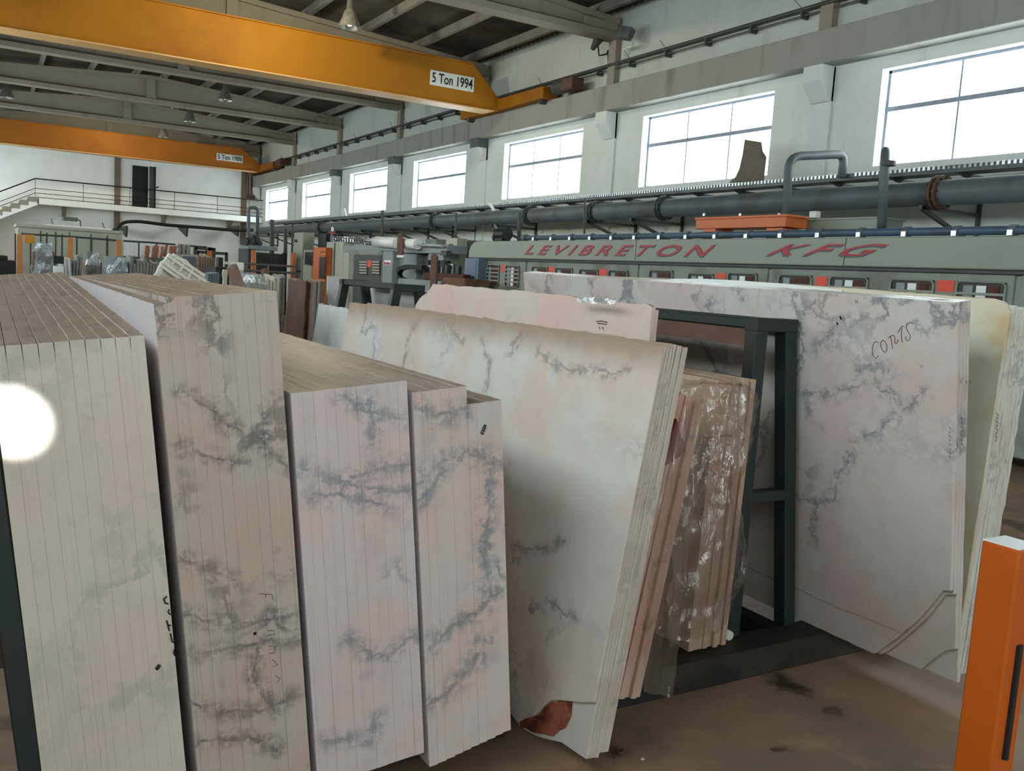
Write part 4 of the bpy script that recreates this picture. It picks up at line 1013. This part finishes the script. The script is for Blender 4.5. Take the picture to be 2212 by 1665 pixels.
# ------------------------------------------------------------------ grey veined slab stack on the right
F7 = frame((3.33, 2.03, .13), 0, -.155)
vs = [[(1995, 850), (1945, 895), (1900, 925), (1850, 955)], [(1730, 852), (1790, 850), (1850, 838), (1895, 828), (1925, 850), (1945, 880)], [(1850, 800), (1885, 790), (1915, 800)],
      [(1745, 850), (1745, 895)], [(1760, 755), (1800, 708), (1830, 690)], [(1728, 1078), (1765, 1090), (1800, 1070), (1825, 1010), (1840, 985)], [(1765, 1100), (1755, 1140), (1760, 1170)],
      [(1480, 712), (1520, 740), (1545, 790), (1560, 840)], [(1430, 700), (1490, 715), (1560, 730)], [(1545, 640), (1525, 660), (1545, 680), (1560, 685)], [(1590, 625), (1600, 650)], [(1760, 650), (1720, 690)]]
L7 = [[(p.y, p.z) for p in (loc(F7, *a, 'x'), loc(F7, *b, 'x'))] for a, b in (((1600, 1215), (1680, 1258)), ((1716, 1270), (1830, 1320)), ((1830, 1320), (1960, 1372)))]
mw7 = marble('marble_grey_veined', (198, 193, 187), (200, 176, 170), (98, 104, 116), 1.7, .7, .72, .03, dust=(206, 200, 188), plane='yz', segs=segf(F7, vs, 'x'), segw=.007, warp=.07, mask=(.42, .60), rough=.3, zfade=(.45, .95), segs2=L7)
h7 = 1.535/math.cos(math.atan(.155))
bk = loc(F7, 1130, 588, 'x')
def poly7(i):
    top = [(bk.y, bk.z), (0, loc(F7, 2070, 653, 'x').z)]
    cut = [[(2048, 1275), (2035, 1275), (1985, 1335), (1940, 1375), (1905, 1400), (1888, 1418)], [(2052, 1282), (2040, 1284), (1995, 1340), (1950, 1380), (1908, 1412), (1902, 1420)],
           [(2058, 1400), (2040, 1405), (2020, 1420), (1988, 1452)], None][i]
    if cut:
        pp = [loc(F7, a, b, 'x', i*.0195) for a, b in cut]; c = [(max(p.y, 0), max(p.z, 0)) for p in pp]; c[0] = (0, c[0][1]); c[-1] = (c[-1][0], 0)
        return [c[-1], (bk.y, 0)]+top+c[:-1]
    return [(0, 0), (bk.y, 0)]+top
for i in range(4):
    o = slab(F7, i*.0195, i*.0195+.0187, poly7(i), mw7, ['grey veined slab with red handwriting and a broken lower corner', 'second broken cornered slab just behind the handwritten slab', 'third slab behind the handwritten slab, with a smaller chipped corner', 'fourth slab, unbroken, at the back of the handwritten stack'][i], 'grey veined slabs on the right side of the rack', (.0008,), bevel=.0025)
    if i == 0: s0 = o
bpy.context.view_layer.update()
Q = lambda x, y: (1780+x/10.055, 640+y/10.055)
hw = [[(1170, 1000), (1130, 980), (1080, 1010), (1050, 1100), (1045, 1200), (1065, 1290), (1110, 1350), (1160, 1320), (1180, 1280)],
      [(1250, 970), (1225, 1030), (1240, 1100), (1265, 1170), (1330, 1225), (1365, 1170), (1360, 1060), (1330, 990), (1280, 950), (1250, 970)],
      [(1400, 900), (1450, 860), (1500, 840), (1535, 880), (1540, 950)], [(1440, 870), (1465, 960), (1475, 1060), (1490, 1140)], [(1540, 950), (1530, 1000), (1560, 1030), (1605, 990), (1600, 930)],
      [(1600, 790), (1660, 690), (1710, 640), (1735, 655)], [(1690, 680), (1680, 800), (1685, 930), (1705, 1005)],
      [(1930, 590), (1870, 560), (1800, 600), (1785, 680), (1810, 750), (1840, 790)], [(1840, 790), (1870, 850), (1860, 930), (1810, 970), (1765, 920), (1780, 870)]]
strokes(F7, [[Q(*p) for p in l] for l in hw], 'x', .0013, M['inkred'], s0, val=-.001)
strokes(F7, [[Q(345, 430), Q(370, 500)], [Q(280, 560), Q(300, 620)]], 'x', .0035, M['ink'], s0, 'ink_blot', val=-.001)
strokes(F7, [[Q(690, 80), Q(685, 150)], [Q(730, 90), Q(720, 120), Q(740, 160)]], 'x', .0012, M['greyink'], s0, 'pencil_mark', val=-.001)
o4 = find('fourth slab, unbroken, at the back of the handwritten stack')
strokes(F7, [[(2074, 830), (2075, 818), (2082, 818)], [(2075, 824), (2079, 824)], [(2086, 822), (2088, 828)], [(2095, 822), (2097, 828)]], 'y', .001, M['greyink'], o4, val=-.006)
strokes(F7, [[(2050+(k % 2)*3, 922+k*9), (2054-(k % 2)*3, 927+k*9)] for k in range(8)], 'y', .0012, M['inkred'], s0, val=-.006)
strokes(F7, [[(2076+(k % 2)*3, 902+k*9), (2080-(k % 2)*3, 907+k*9)] for k in range(7)], 'y', .0012, M['ink'], o4, val=-.006)
# onyx slab and the stack at the right edge
F8 = frame((3.45, 2.09, .13), 0, .052)
mon = marble('onyx_honey', (206, 206, 184), (186, 158, 112), (150, 112, 80), .9, .9, .4, .03, dust=(190, 150, 120), stain=(1.47, 1.56, (206, 196, 172)), rough=.3)
mr = marble('marble_grey_rose_edges', (204, 206, 196), (200, 184, 176), (124, 124, 124), 2, .6, .6, .02, dust=(190, 180, 164))
za = loc(F8, 2185, 653, 'x').z; zc = loc(F8, 1780, 618, 'x')
slab(F8, 0, .02, [(0, 0), (3.0, 0), (3.0, zc.z), (zc.y, zc.z), (.08, za+.012), (.03, za), (0, za-.04)], mon, 'honey and white onyx slab showing between the two right hand stacks', None, (.001,), name='onyx_slab', bevel=.003)
c = [(p.y, p.z) for p in (loc(F8, a, b, 'x', -.01) for a, b in ((1820, 626), (1700, 613), (1600, 606), (1520, 602), (1455, 602), (1425, 607)))]
slab(F8, -.014, -.004, [(c[0][0], 0), (c[-1][0], 0)]+c[::-1], marble('marble_plain_white', (226, 228, 224), (216, 216, 212), (190, 190, 190), 1, .3, .3, dust=(226, 226, 220)), 'plain white slab whose bowed top rises above the grey veined slab', None, (0,))
for i in range(8):
    dz = random.uniform(-.012, .008)
    slab(F8, .021+i*.0205, .021+i*.0205+.0195, [(random.uniform(.0, .012), 0), (2.9, 0), (2.9, za-.03), (.0, za-.015+dz)], mr, '%s grey rose slab from the left in the stack at the right edge' % ORD[i], 'slabs at the right edge', (.002,))
bpy.context.view_layer.update()
o = find('second grey rose slab from the left in the stack at the right edge')
strokes(F8, [[(2153+(k % 2)*3-k*.6, 892+k*8), (2158-(k % 2)*3-k*.6, 898+k*8)] for k in range(8)], 'y', .0014, M['inkred'], o, val=-.006)
# yellow orange post in the right foreground
g = empty('barrier_post', (2.6, 1.44, 0), 'bright orange square barrier post with white top in the right foreground', 'post')
y0, y1 = at(2203, 1191, X=2.6).y, at(2121, 1163, X=2.6).y; zt_ = at(2121, 1163, X=2.6).z
MB().box((0, y0-1.44, 0), (.12, y1-1.44, zt_-.004)).build('post_body', M['postorange'], g, bevel=.006)
MB().box((.003, y0-1.437, zt_-.004), (.117, y1-1.443, zt_)).build('top_plate', M['white'], g)
MB().tube([(.06, y0-1.442, .30), (.06, y0-1.442, .66)], .012, 8).build('slot', M['black'], g)
MB().box((-.04, y0-1.50, 0), (.18, y1-1.38, .012)).build('base_plate', M['postorange'], g)
# left rack carrying the four marble stacks
g = empty('slab_rack', (.1, 2.45, 0), 'dark green steel A-frame rack carrying the leftmost foreground slab stack', 'rack'); L = g.location
for y in (2.44, 3.7, 4.9):
    MB().bar(Vector((.135, y, .0))-L, Vector((-.025, y, 1.45))-L, .055, .07, (0, 1, 0)).build('leg', M['green'], g, bevel=.004)
    MB().bar(Vector((-.50, y, .0))-L, Vector((-.16, y, 1.45))-L, .055, .07, (0, 1, 0)).build('leg', M['green'], g, bevel=.004)
    MB().box(Vector((-.40, y-.03, .63))-L, Vector((.06, y+.03, .70))-L).build('cross_bar', M['green'], g)
    MB().box(Vector((-.19, y-.03, 1.40))-L, Vector((.0, y+.03, 1.45))-L).build('cross_bar', M['green'], g)
for x in (-.02, -.165): MB().box(Vector((x-.025, 2.44, 1.40))-L, Vector((x+.02, 4.9, 1.45))-L).build('top_rail', M['green'], g)
for y in (2.62, 4.5): MB().box(Vector((-.6, y, 0))-L, Vector((1.62, y+.16, .1))-L).build('base_beam', M['beamg'], g, bevel=.006)
g = empty('timber_sleeper', (1.75, 2.9, 0), 'dark timber sleeper under the leaning white slabs', 'timber')
MB().box((-.22, 0, 0), (.14, .12, .095)).build('beam', M['wood'], g, bevel=.005)
# debris on the floor
for i, (px, py, s, lb) in enumerate(((1338, 1625, .018, 'small reddish stone chip on the floor right of the white slabs'), (1558, 1468, .010, 'tiny pale chip on the floor before the rack beam'), (1388, 1640, .008, 'tiny pale stone crumb at the bottom edge of the floor'))):
    p = at(px, py, Z=0); m = MB(); n = 7
    pr = [(math.cos(2*math.pi*k/n)*s*random.uniform(.7, 1.3), math.sin(2*math.pi*k/n)*s*random.uniform(.6, 1.2)) for k in range(n)]
    o = m.prism(pr, 'z', 0, s*.5).build('stone_chip', M['rust'] if i == 0 else M['foam'], None, bevel=s*.1); o.location = p; tag(o, lb, 'stone chip')
# ================================================================== MIDDLE GROUND
def pack(px0, px1, py, Y, n, L, mat, lab, group, lean=0., jz=.02, zb=0.0, gap=.12, name='stone_slab', rghamp=.01):
    xa, xb = at(px0, py, Y=Y).x, at(px1, py, Y=Y).x; z = at((px0+px1)/2, py, Y=Y).z; w = (xb-xa)/n
    Mx = frame((xa-lean*(z-zb), Y, zb), 0, lean)
    for i in range(n):
        h = z-zb+random.uniform(-jz, jz)
        slab(Mx, i*w, (i+1)*w-w*gap, [(random.uniform(0, .03), 0), (L, 0), (L, h), (0, h+random.uniform(-jz, jz)*.5)], mat, (lab % ORD[i]) if '%' in lab else lab, group, (rghamp*.3, rghamp*.3, rghamp, rghamp*.3), name=name, bevel=.004, step=.12)
dk = marble('granite_red_brown', (84, 54, 44), (98, 66, 54), (46, 34, 30), 2.5, .8, .6, dust=(150, 124, 104))
gy = marble('stone_grey', (124, 124, 118), (140, 132, 122), (84, 84, 82), 2.5, .7, .5, dust=(150, 144, 132))
gb = marble('stone_blue_grey', (96, 108, 114), (110, 114, 112), (70, 76, 80), 2.5, .7, .5, dust=(140, 140, 134))
wh = marble('stone_white', (206, 208, 206), (190, 184, 178), (140, 144, 150), 1.5, .5, .5, dust=(190, 186, 176))
br = marble('stone_brown', (118, 96, 80), (132, 104, 86), (70, 58, 50), 3, .7, .6, dust=(158, 136, 116))
tc = marble('stone_terracotta', (140, 84, 62), (126, 74, 54), (110, 64, 46), 3, .7, .4, dust=(170, 120, 96))
pe = marble('stone_pale_edge', (186, 176, 160), (170, 154, 138), (120, 112, 104), 3, .6, .4, dust=(170, 160, 144))
# red brown granite pack with visible broad face
x = at(655, 605, Y=9).x; z = at(655, 606, Y=9).z; Lb = at(617, 600, X=x).y-9
Mx = frame((x, 9, 0), 0, .02)
for i in range(4):
    slab(Mx, i*.028, i*.028+.024, [(0, 0), (Lb, 0), (Lb, z), (0, z-.02*(i % 2))], dk, '%s dark red granite slab from the left, broad face showing, behind the rose stack' % ORD[i], 'dark red granite slabs', (.004, .004, .008, .012), name='granite_slab', step=.08)
xs = at(678, 612, Y=8.9).x
g = empty('green_post', (at(686, 620, Y=8.8).x, 8.8, 0), 'grey green steel upright between the granite slabs and a brown slab', 'post')
MB().box((-.025, -.03, 0), (.03, .03, at(686, 609, Y=8.8).z)).build('upright', paint('post_greygreen', (74, 92, 88), (60, 70, 66), 5, .6), g, bevel=.004)
pack(692, 706, 608, 8.7, 1, .5, br, 'single brown slab end right of the grey green upright', None, .03)
pack(640, 655, 605, 9.6, 2, .3, br, '%s brown slab end behind the broad red granite face', 'brown slab ends')
# white slab, rack two
pack(708, 748, 601, 9.3, 1, .03, wh, 'white slab standing behind the left leg of the second green rack', None, .0)
yn = at(855, 614, Z=1.555).y; xn = at(857, 614, Y=yn).x; xe = at(905, 616, Y=yn).x; yf = at(745, 602, X=xn).y
rack('slab_rack', 'second dark green A-frame rack holding white slabs behind the pink slab', xn, xe, .22, .22, yn, yf, 1.56, 2, .07)
Mx = frame((xe+.32, yn+.05, 0), 0, -.15)
for i in range(3):
    slab(Mx, i*.022, i*.022+.02, [(0, 0), (yf-yn+.3, 0), (yf-yn+.3, 1.52), (0, 1.52)], wh, '%s white slab on the far side of the second green rack' % ORD[i], 'white slabs on the second rack')
Mx = frame((xn-.355, yn+.35, 0), 0, .13)
slab(Mx, 0, .02, [(0, 0), (yf-yn-.2, 0), (yf-yn-.2, 1.34), (0, 1.34)], wh, 'white slab leaning on the near side of the second green rack', None)
# wrapped stone
def wrapped(px0, px1, py, Y, depth, mat, inner, label, zb=.2, seed=3, taper=.12, nslab=0):
    xa, xb = at(px0, py, Y=Y).x, at(px1, py, Y=Y).x; z = at((px0+px1)/2, py, Y=Y).z
    g = empty('wrapped_stone', ((xa+xb)/2, Y, 0), label, 'wrapped stone'); w = (xb-xa)/2
    m = MB(); n = 28; rows = 16
    for i in range(rows+1):
        t = i/rows; zz = zb+(z-zb)*t; s = 1-taper*t-(.25*max(0, t-.85)/.15 if t > .85 else 0)
        for k in range(n):
            a = 2*math.pi*k/n; ca, sa = math.cos(a), math.sin(a)
            e = .35; cx_ = math.copysign(abs(ca)**e, ca)*w*s; cy_ = (math.copysign(abs(sa)**e, sa)*.5+.5)*depth
            q = Vector((cx_, cy_, zz)); nn = noise.noise(q*7+Vector((seed, 0, 0)))*.05+noise.noise(q*16)*.02
            m.v.append(q+Vector((ca*nn, sa*nn, nn*.5)))
    for i in range(rows):
        for k in range(n): m.f.append([i*n+k, i*n+(k+1) % n, (i+1)*n+(k+1) % n, (i+1)*n+k])
    m.f.append(list(range(rows*n, rows*n+n)))
    m.build('wrapping', mat, g)
    MB().box((-w*.85, depth*.15, 0), (w*.85, depth*.9, z-.12)).build('stone', inner, g, bevel=.02)
    return g
wrapped(527, 588, 592, 7.2, .5, M['filmgrey'], gy, 'grey stone wrapped in crumpled plastic behind the rose stack', seed=4, taper=.05)
wrapped(66, 124, 524, 15, .5, M['filmblue'], br, 'tall slab bundle wrapped in bluish plastic at far left', seed=8, taper=.25)
wrapped(180, 225, 545, 13.5, .4, M['filmgrey'], tc, 'milky wrapped slab bundle with brown patch showing', seed=12)
wrapped(228, 282, 557, 13, .4, M['filmblue'], gb, 'blue plastic wrapped bundle behind the top of the rose stack', seed=15, taper=.05)
pack(576, 605, 601, 7.8, 4, .8, pe, '%s pale edged slab from the left behind the wrapped grey stone', 'pale edged slabs', .02)
pack(604, 618, 598, 9.8, 2, .8, gy, '%s grey slab in the dark gap left of the granite slabs', 'grey slabs in the gap')
def polyY(name, label, cat, Y, pts, depth, mat, group=None, amp=.004):
    pp = [at(a, b, Y=Y) for a, b in pts]; c = pp[0]
    g = empty(name, (c.x, Y, 0), label, cat, group)
    lo = min(p.z for p in pp)
    if group is None:
        for p in pp:
            if p.z < lo+.06: p.z = 0
    MB().prism(rough([(p.x-c.x, p.z) for p in pp], (amp,), .05), 'y', 0, depth).build(name+'_body', mat, g, bevel=.003); return g
polyY('leaning_slab', 'rust streaked grey slab leaning left behind the rose stack', 'slab', 6.2, [(493, 578), (500, 571), (511, 570), (517, 582), (533, 620), (552, 645), (556, 760), (516, 760), (508, 640), (499, 602)], .05,
      marble('rusty_grey', (120, 112, 106), (140, 84, 58), (70, 50, 42), 4, .8, .6, dust=None))
polyY('stone_block', 'small brown rough block beside the wrapped grey stone', 'block', 5.9, [(535, 632), (538, 629), (554, 631), (557, 636), (558, 760), (536, 760)], .2, br)
polyY('plank_stack', 'white topped broken slab offcut lying behind the rose stack', 'slab', 5.8, [(430, 600), (452, 608), (476, 617), (498, 632), (500, 760), (430, 760)], .5, marble('white_offcut', (190, 180, 166), (150, 120, 100), (90, 70, 60), 6, .8, .7, dust=(206, 200, 190)))
pack(449, 475, 590, 10.5, 5, .3, gb, '%s blue grey block from the left under the brown slab pack', 'small blue grey blocks', jz=.01)
polyY('beige_plank', 'beige plank leaning in the dark gap left of the rusty slab', 'plank', 9, [(483, 582), (492, 582), (488, 640), (478, 640)], .05, pe)
pack(394, 428, 552, 15, 1, .6, gb, 'dark blue grey slab beside the brown slab pack, far middle', None)
pack(428, 466, 553, 14.8, 7, .6, br, '%s thin brown slab from the left in the far middle pack', 'far brown slabs', jz=.04, rghamp=.02)
pack(466, 500, 579, 13, 1, .8, M['beamg'], 'dark low crate in the gap behind the blue grey blocks', None, name='dark_crate', zb=0)
pack(282, 345, 562, 13, 9, .5, gy, '%s rough grey slab from the left behind the white crate lid', 'rough grey slabs', lean=.05, jz=.05, rghamp=.025)
pack(346, 396, 575, 14, 5, .4, gb, '%s dark grey slab from the left behind the white crate lid peak', 'dark grey slabs', jz=.04)
pack(152, 180, 556, 13, 4, .4, gy, '%s grey slab from the left beside the milky wrapped bundle', 'grey slabs at far left', lean=.06, jz=.04)
pack(129, 152, 553, 12.5, 3, .4, wh, '%s white slab from the left next to the bluish wrapped bundle', 'white slabs at far left', lean=-.08)
g = empty('dark_upright', (at(128, 570, Y=12).x, 12, 0), 'dark stacked blocks on an upright left of the small white slabs', 'post'); zz = at(128, 553, Y=12).z
for k in range(4): MB().box((-.06, 0, zz-.12*k*1.0-.09), (.05, .1, zz-.12*k)).build('block', M['black'] if k % 2 == 0 else M['white'], g, bevel=.005)
MB().box((-.05, 0, 0), (.05, .1, zz-.45)).build('upright', M['rust'], g)
g = empty('dark_crates', (at(10, 575, Y=11).x, 11, 0), 'two dark green black crates at the left edge above the pale stack', 'crate')
MB().box((-.14, 0, .3), (.10, .4, at(10, 562, Y=11).z)).build('crate', M['beamg'], g, bevel=.01); MB().box((-.10, .02, at(10, 562, Y=11).z), (.03, .35, at(6, 556, Y=11).z+.02)).build('lid_block', M['beamg'], g, bevel=.01)
MB().box((-.14, 0, 0), (.10, .4, .3)).build('crate', M['wood'], g)
# terracotta pieces far away
for i, (a, b, t0, t1) in enumerate(((312, 325, 530, 556), (329, 344, 530, 557), (347, 354, 532, 556), (355, 363, 528, 554), (366, 382, 531, 560))):
    polyY('terracotta_slab', '%s terracotta slab from the left in the leaning far row' % ORD[i], 'slab', 22, [(a, t1), (a+3, t0), (b, t0+1), (b-3, t1+1)], .2, tc, 'terracotta slabs in the far row', .003)
for i, (a, b) in enumerate(((383, 392), (392, 401), (401, 411))):
    polyY('grey_offcut', '%s grey offcut from the left behind the terracotta slabs' % ORD[i], 'slab', 22.5, [(a, 562), (a+2, 526+i*2), (b, 527+i), (b-1, 562)], .3, gy, 'grey offcuts behind the terracotta slabs', .01)
g = empty('storage_bench', (at(360, 565, Y=21.8).x, 21.8, 0), 'low grey storage bench carrying the terracotta slabs', 'bench'); zz = at(360, 557, Y=21.8).z
MB().box((-.9, 0, zz-.12), (1.0, 1.2, zz-.01)).build('bench_top', M['darkgrey'], g)
for sx in (-.85, .9):
    for sy in (.05, 1.1): MB().box((sx-.04, sy-.04, 0), (sx+.04, sy+.04, zz-.12)).build('leg', M['darkgrey'], g)
# steel frames near the far wall
for k, (a, b, t_) in enumerate(((427, 490, 540), (410, 450, 531))):
    xa, xb = at(a, t_, Y=34).x, at(b, t_, Y=34).x; z = at((a+b)/2, t_+3, Y=34).z
    g = empty('display_stand', (xa, 34-k, 0), ['empty grey steel frame standing near the far wall', 'second steel frame half hidden behind the grey offcuts'][k], 'stand')
    for x in (0, xb-xa): MB().box((x-.05, 0, 0), (x+.05, .1, z)).build('upright', M['darkgrey'], g)
    MB().box((0, 0, z-.1), (xb-xa, .1, z)).build('top_bar', M['darkgrey'], g); MB().box((0, 0, z-.6), (xb-xa, .06, z-.55)).build('mid_bar', M['tray'], g)
for (px, t_, lb) in ((454, 534, 'orange post at the end of the far guard fence'),):
    g = empty('orange_post', (at(px, 540, Y=33).x, 33, 0), lb, 'post'); MB().box((-.07, 0, 0), (.07, .14, at(px, t_, Y=33).z)).build('post', M['orange'], g)
g = empty('white_equipment', (at(505, 568, Y=26).x, 26, 0), 'low white equipment boxes left of the dark tank', 'equipment')
boxY(484, 522, 566, 572, 26, .5, 'tabletop', M['white'], g, .01); boxY(515, 527, 567, 584, 25.8, .4, 'box', M['white'], g, .01); boxY(472, 482, 556, 575, 25.6, .3, 'dark_box', M['black'], g, .01, zb=0)
for px in (487, 512, 525): MB().box((at(px, 570, Y=26).x-g.location.x-.04, .1, 0), (at(px, 570, Y=26).x-g.location.x+.04, .2, 1.45)).build('leg', M['white'], g)
g = empty('brown_bollard', (at(572, 582, Y=20).x, 20, 0), 'brown rounded bollard in front of the dark tank', 'bollard')
MB().tube([(0, 0, 0), (0, 0, at(572, 584, Y=20).z), (0, 0, at(572, 579, Y=20).z)], [.08, .08, .04], 12).build('bollard', M['rust'], g, smooth=True)
# enclosure, fence and posts at far left
g = empty('beige_enclosure', (at(150, 550, Y=41).x, 41, 0), 'large beige machine enclosure against the far wall under the catwalk stair', 'enclosure')
a, b = at(38, 540, Y=41).x-g.location.x, at(262, 540, Y=41).x-g.location.x; z = at(150, 497, Y=41).z
MB().box((a, 0, 0), (b, 3, z)).build('housing', M['cream'], g, bevel=.03); MB().box((a-.05, -.05, z), (b+.05, 3, z+.12)).build('roof_edge', M['cream'], g)
for px in (88, 120, 150, 196, 232): x = at(px, 540, Y=41).x-g.location.x; MB().box((x-.02, -.02, .1), (x+.02, .0, z-.1)).build('panel_joint', M['darkgrey'], g)
g = empty('steel_fence', (at(150, 510, Y=36).x, 36, 0), 'thin dark guard fence in front of the beige enclosure', 'fence'); L = g.location
rl = [at(a, b, Y=36)-L for a, b in ((46, 505), (150, 511), (262, 520), (330, 524), (446, 534))]
MB().tube(rl, .035, 6).build('top_rail', M['darkgrey'], g)
for px in (33, 48, 66, 101, 134, 166, 198, 231, 300, 338, 385, 446):
    py = 505+(px-46)*.073; p = at(px, py-(6 if px in (101, 134, 231) else 0), Y=36)-L; MB().box((p.x-.025, -.02, 0), (p.x+.025, .03, p.z)).build('fence_post', M['darkgrey'], g)
for i, (px, t_, lb) in enumerate(((44, 506, 'leftmost orange post of the far light barrier'), (153, 512, 'middle orange post of the far light barrier'), (258, 518, 'rightmost orange post of the far light barrier'))):
    g = empty('orange_post', (at(px, 550, Y=35).x, 35, 0), lb, 'post'); z = at(px, t_, Y=35).z
    MB().box((-.1, 0, 0), (.07, .12, z)).build('post', M['postpale'], g); MB().box((.07, 0, 0), (.13, .1, z)).build('pale_strip', M['cream'], g)
g = empty('yellow_sign', at(63, 516, Y=35.96), 'small yellow sign board hanging on the far guard fence', 'sign'); w = at(76, 516, Y=35.8).x-g.location.x
MB().box((-w, 0, -.15), (w, .02, .15)).build('board', M['yellow'], g, bevel=.008)
g = empty('strip_light', at(170, 490, Y=42.8), 'long white strip light above the beige enclosure', 'light'); a = at(100, 486, Y=42.8)-g.location; b = at(240, 496, Y=42.8)-g.location
MB().bar(a, b, .12, .08).build('housing', M['white'], g)
for t_ in (.1, .9): MB().tube([a.lerp(b, t_), a.lerp(b, t_)+Vector((0, 1.0, .3))], .02, 5).build('hanger', M['darkgrey'], g)
g = empty('projector_lamp', at(152, 473, Y=43.5), 'small grey projector lamp on an arm under the catwalk', 'lamp')
MB().box((-.3, 0, -.08), (.3, .3, .08)).build('housing', M['tray'], g, bevel=.03); MB().tube([(.3, .1, 0), (.4, .1, -.05), (.42, .1, -.35), (.42, 1.6, -.35)], .03, 6).build('arm', M['tray'], g)
g = empty('white_screen', (at(300, 530, Y=38).x, 38, 0), 'white ribbed sheet panel behind the far guard fence', 'panel'); a, b = at(264, 530, Y=38).x-g.location.x, at(338, 530, Y=38).x-g.location.x; z = at(300, 519, Y=38).z
for k in range(8): MB().box((a+(b-a)*k/8+.01, 0, 0), (a+(b-a)*(k+1)/8-.01, .04, z)).build('sheet_panel', M['white'], g, bevel=.01)
# red brown conduits in the far corner
g = empty('corner_conduit', at(541, 380, Y=46.2), 'thin pipes running down the far corner to a red brown box', 'pipe'); L = g.location
for px in (537, 543): MB().tube([at(px, 378, Y=46.2)-L, at(px, 424, Y=46.2)-L], .035, 6).build('conduit', M['rust'], g)
MB().box(at(537, 421, Y=46.1)-L, at(548, 433, Y=46.3)-L).build('junction_box', M['rust'], g)
# white ribbed crate lid
TYc = 5.7
g = empty('crate_lid', at(400, 590, Y=TYc), 'broken white ribbed plastic crate lid propped behind the rose stack', 'crate lid'); L = g.location
def pt(a, b, d=0): p = at(a, b, Y=TYc)-L; return Vector((p.x, d, p.z))
pl = [(367, 546), (378, 552), (405, 561), (418, 576), (436, 589), (449, 606), (450, 640), (436, 637), (395, 605), (346, 575), (349, 566), (358, 560)]
MB().prism([(pt(*q).x, pt(*q).z) for q in pl], 'y', .02, .06).build('panel', M['foam'], g, bevel=.004)
for a, b in (((362, 552), (449, 612)), ((352, 566), (440, 628)), ((347, 573), (420, 625)), ((372, 549), (442, 596))):
    MB().bar(pt(*a), pt(*b), .02, .016, (0, 1, 0)).build('rib', M['foam'], g, bevel=.003)
for a, b in (((380, 556), (372, 572)), ((398, 568), (388, 586)), ((416, 582), (406, 600)), ((432, 598), (424, 616)), ((449, 608), (448, 640))):
    MB().bar(pt(*a), pt(*b), .012, .014, (0, 1, 0)).build('rib', M['foam'], g)
MB().prism([(pt(*q).x, pt(*q).z) for q in ((352, 580), (396, 610), (420, 640), (368, 640), (362, 610))], 'y', .10, .13).build('inner_panel', M['foam'], g)
MB().prism([(pt(*q).x, pt(*q).z) for q in ((345, 574), (352, 580), (340, 606), (322, 612), (330, 600), (338, 590))], 'y', .0, .05).build('torn_flap', M['foam'], g)
MB().prism([(pt(*q).x, pt(*q).z) for q in ((350, 592), (362, 600), (368, 640), (344, 640), (338, 612))], 'y', .03, .07).build('torn_flap', M['foam'], g)
g = empty('support_block', (at(400, 650, Y=TYc).x, TYc, 0), 'grey stone block supporting the broken crate lid', 'block')
MB().box((-.3, -.05, 0), (.35, .5, at(400, 641, Y=TYc).z)).build('block', gy, g, bevel=.01)
# sunbeam falling on the leftmost stack through a pane of the left wall's windows
sp = bpy.data.lights.new('sunbeam', 'SPOT'); sp.energy = 26000; sp.spot_size = math.radians(1.03); sp.spot_blend = .5; sp.color = (1, .98, .95); sp.shadow_soft_size = .01
o = bpy.data.objects.new('sunbeam', sp); COL.objects.link(o)
T = F1 @ loc(F1, 28, 912, 'y'); src = T+(Vector((-1.6, -2.9, 3.6))-T)*1.7; o.location = src      # outside, shining in through a left window
o.rotation_euler = (T-src).to_track_quat('-Z', 'Y').to_euler()

# kind thing for everything that carries a category
for o in S.objects:
    if o.get('category') and not o.get('kind'): o['kind'] = 'thing'
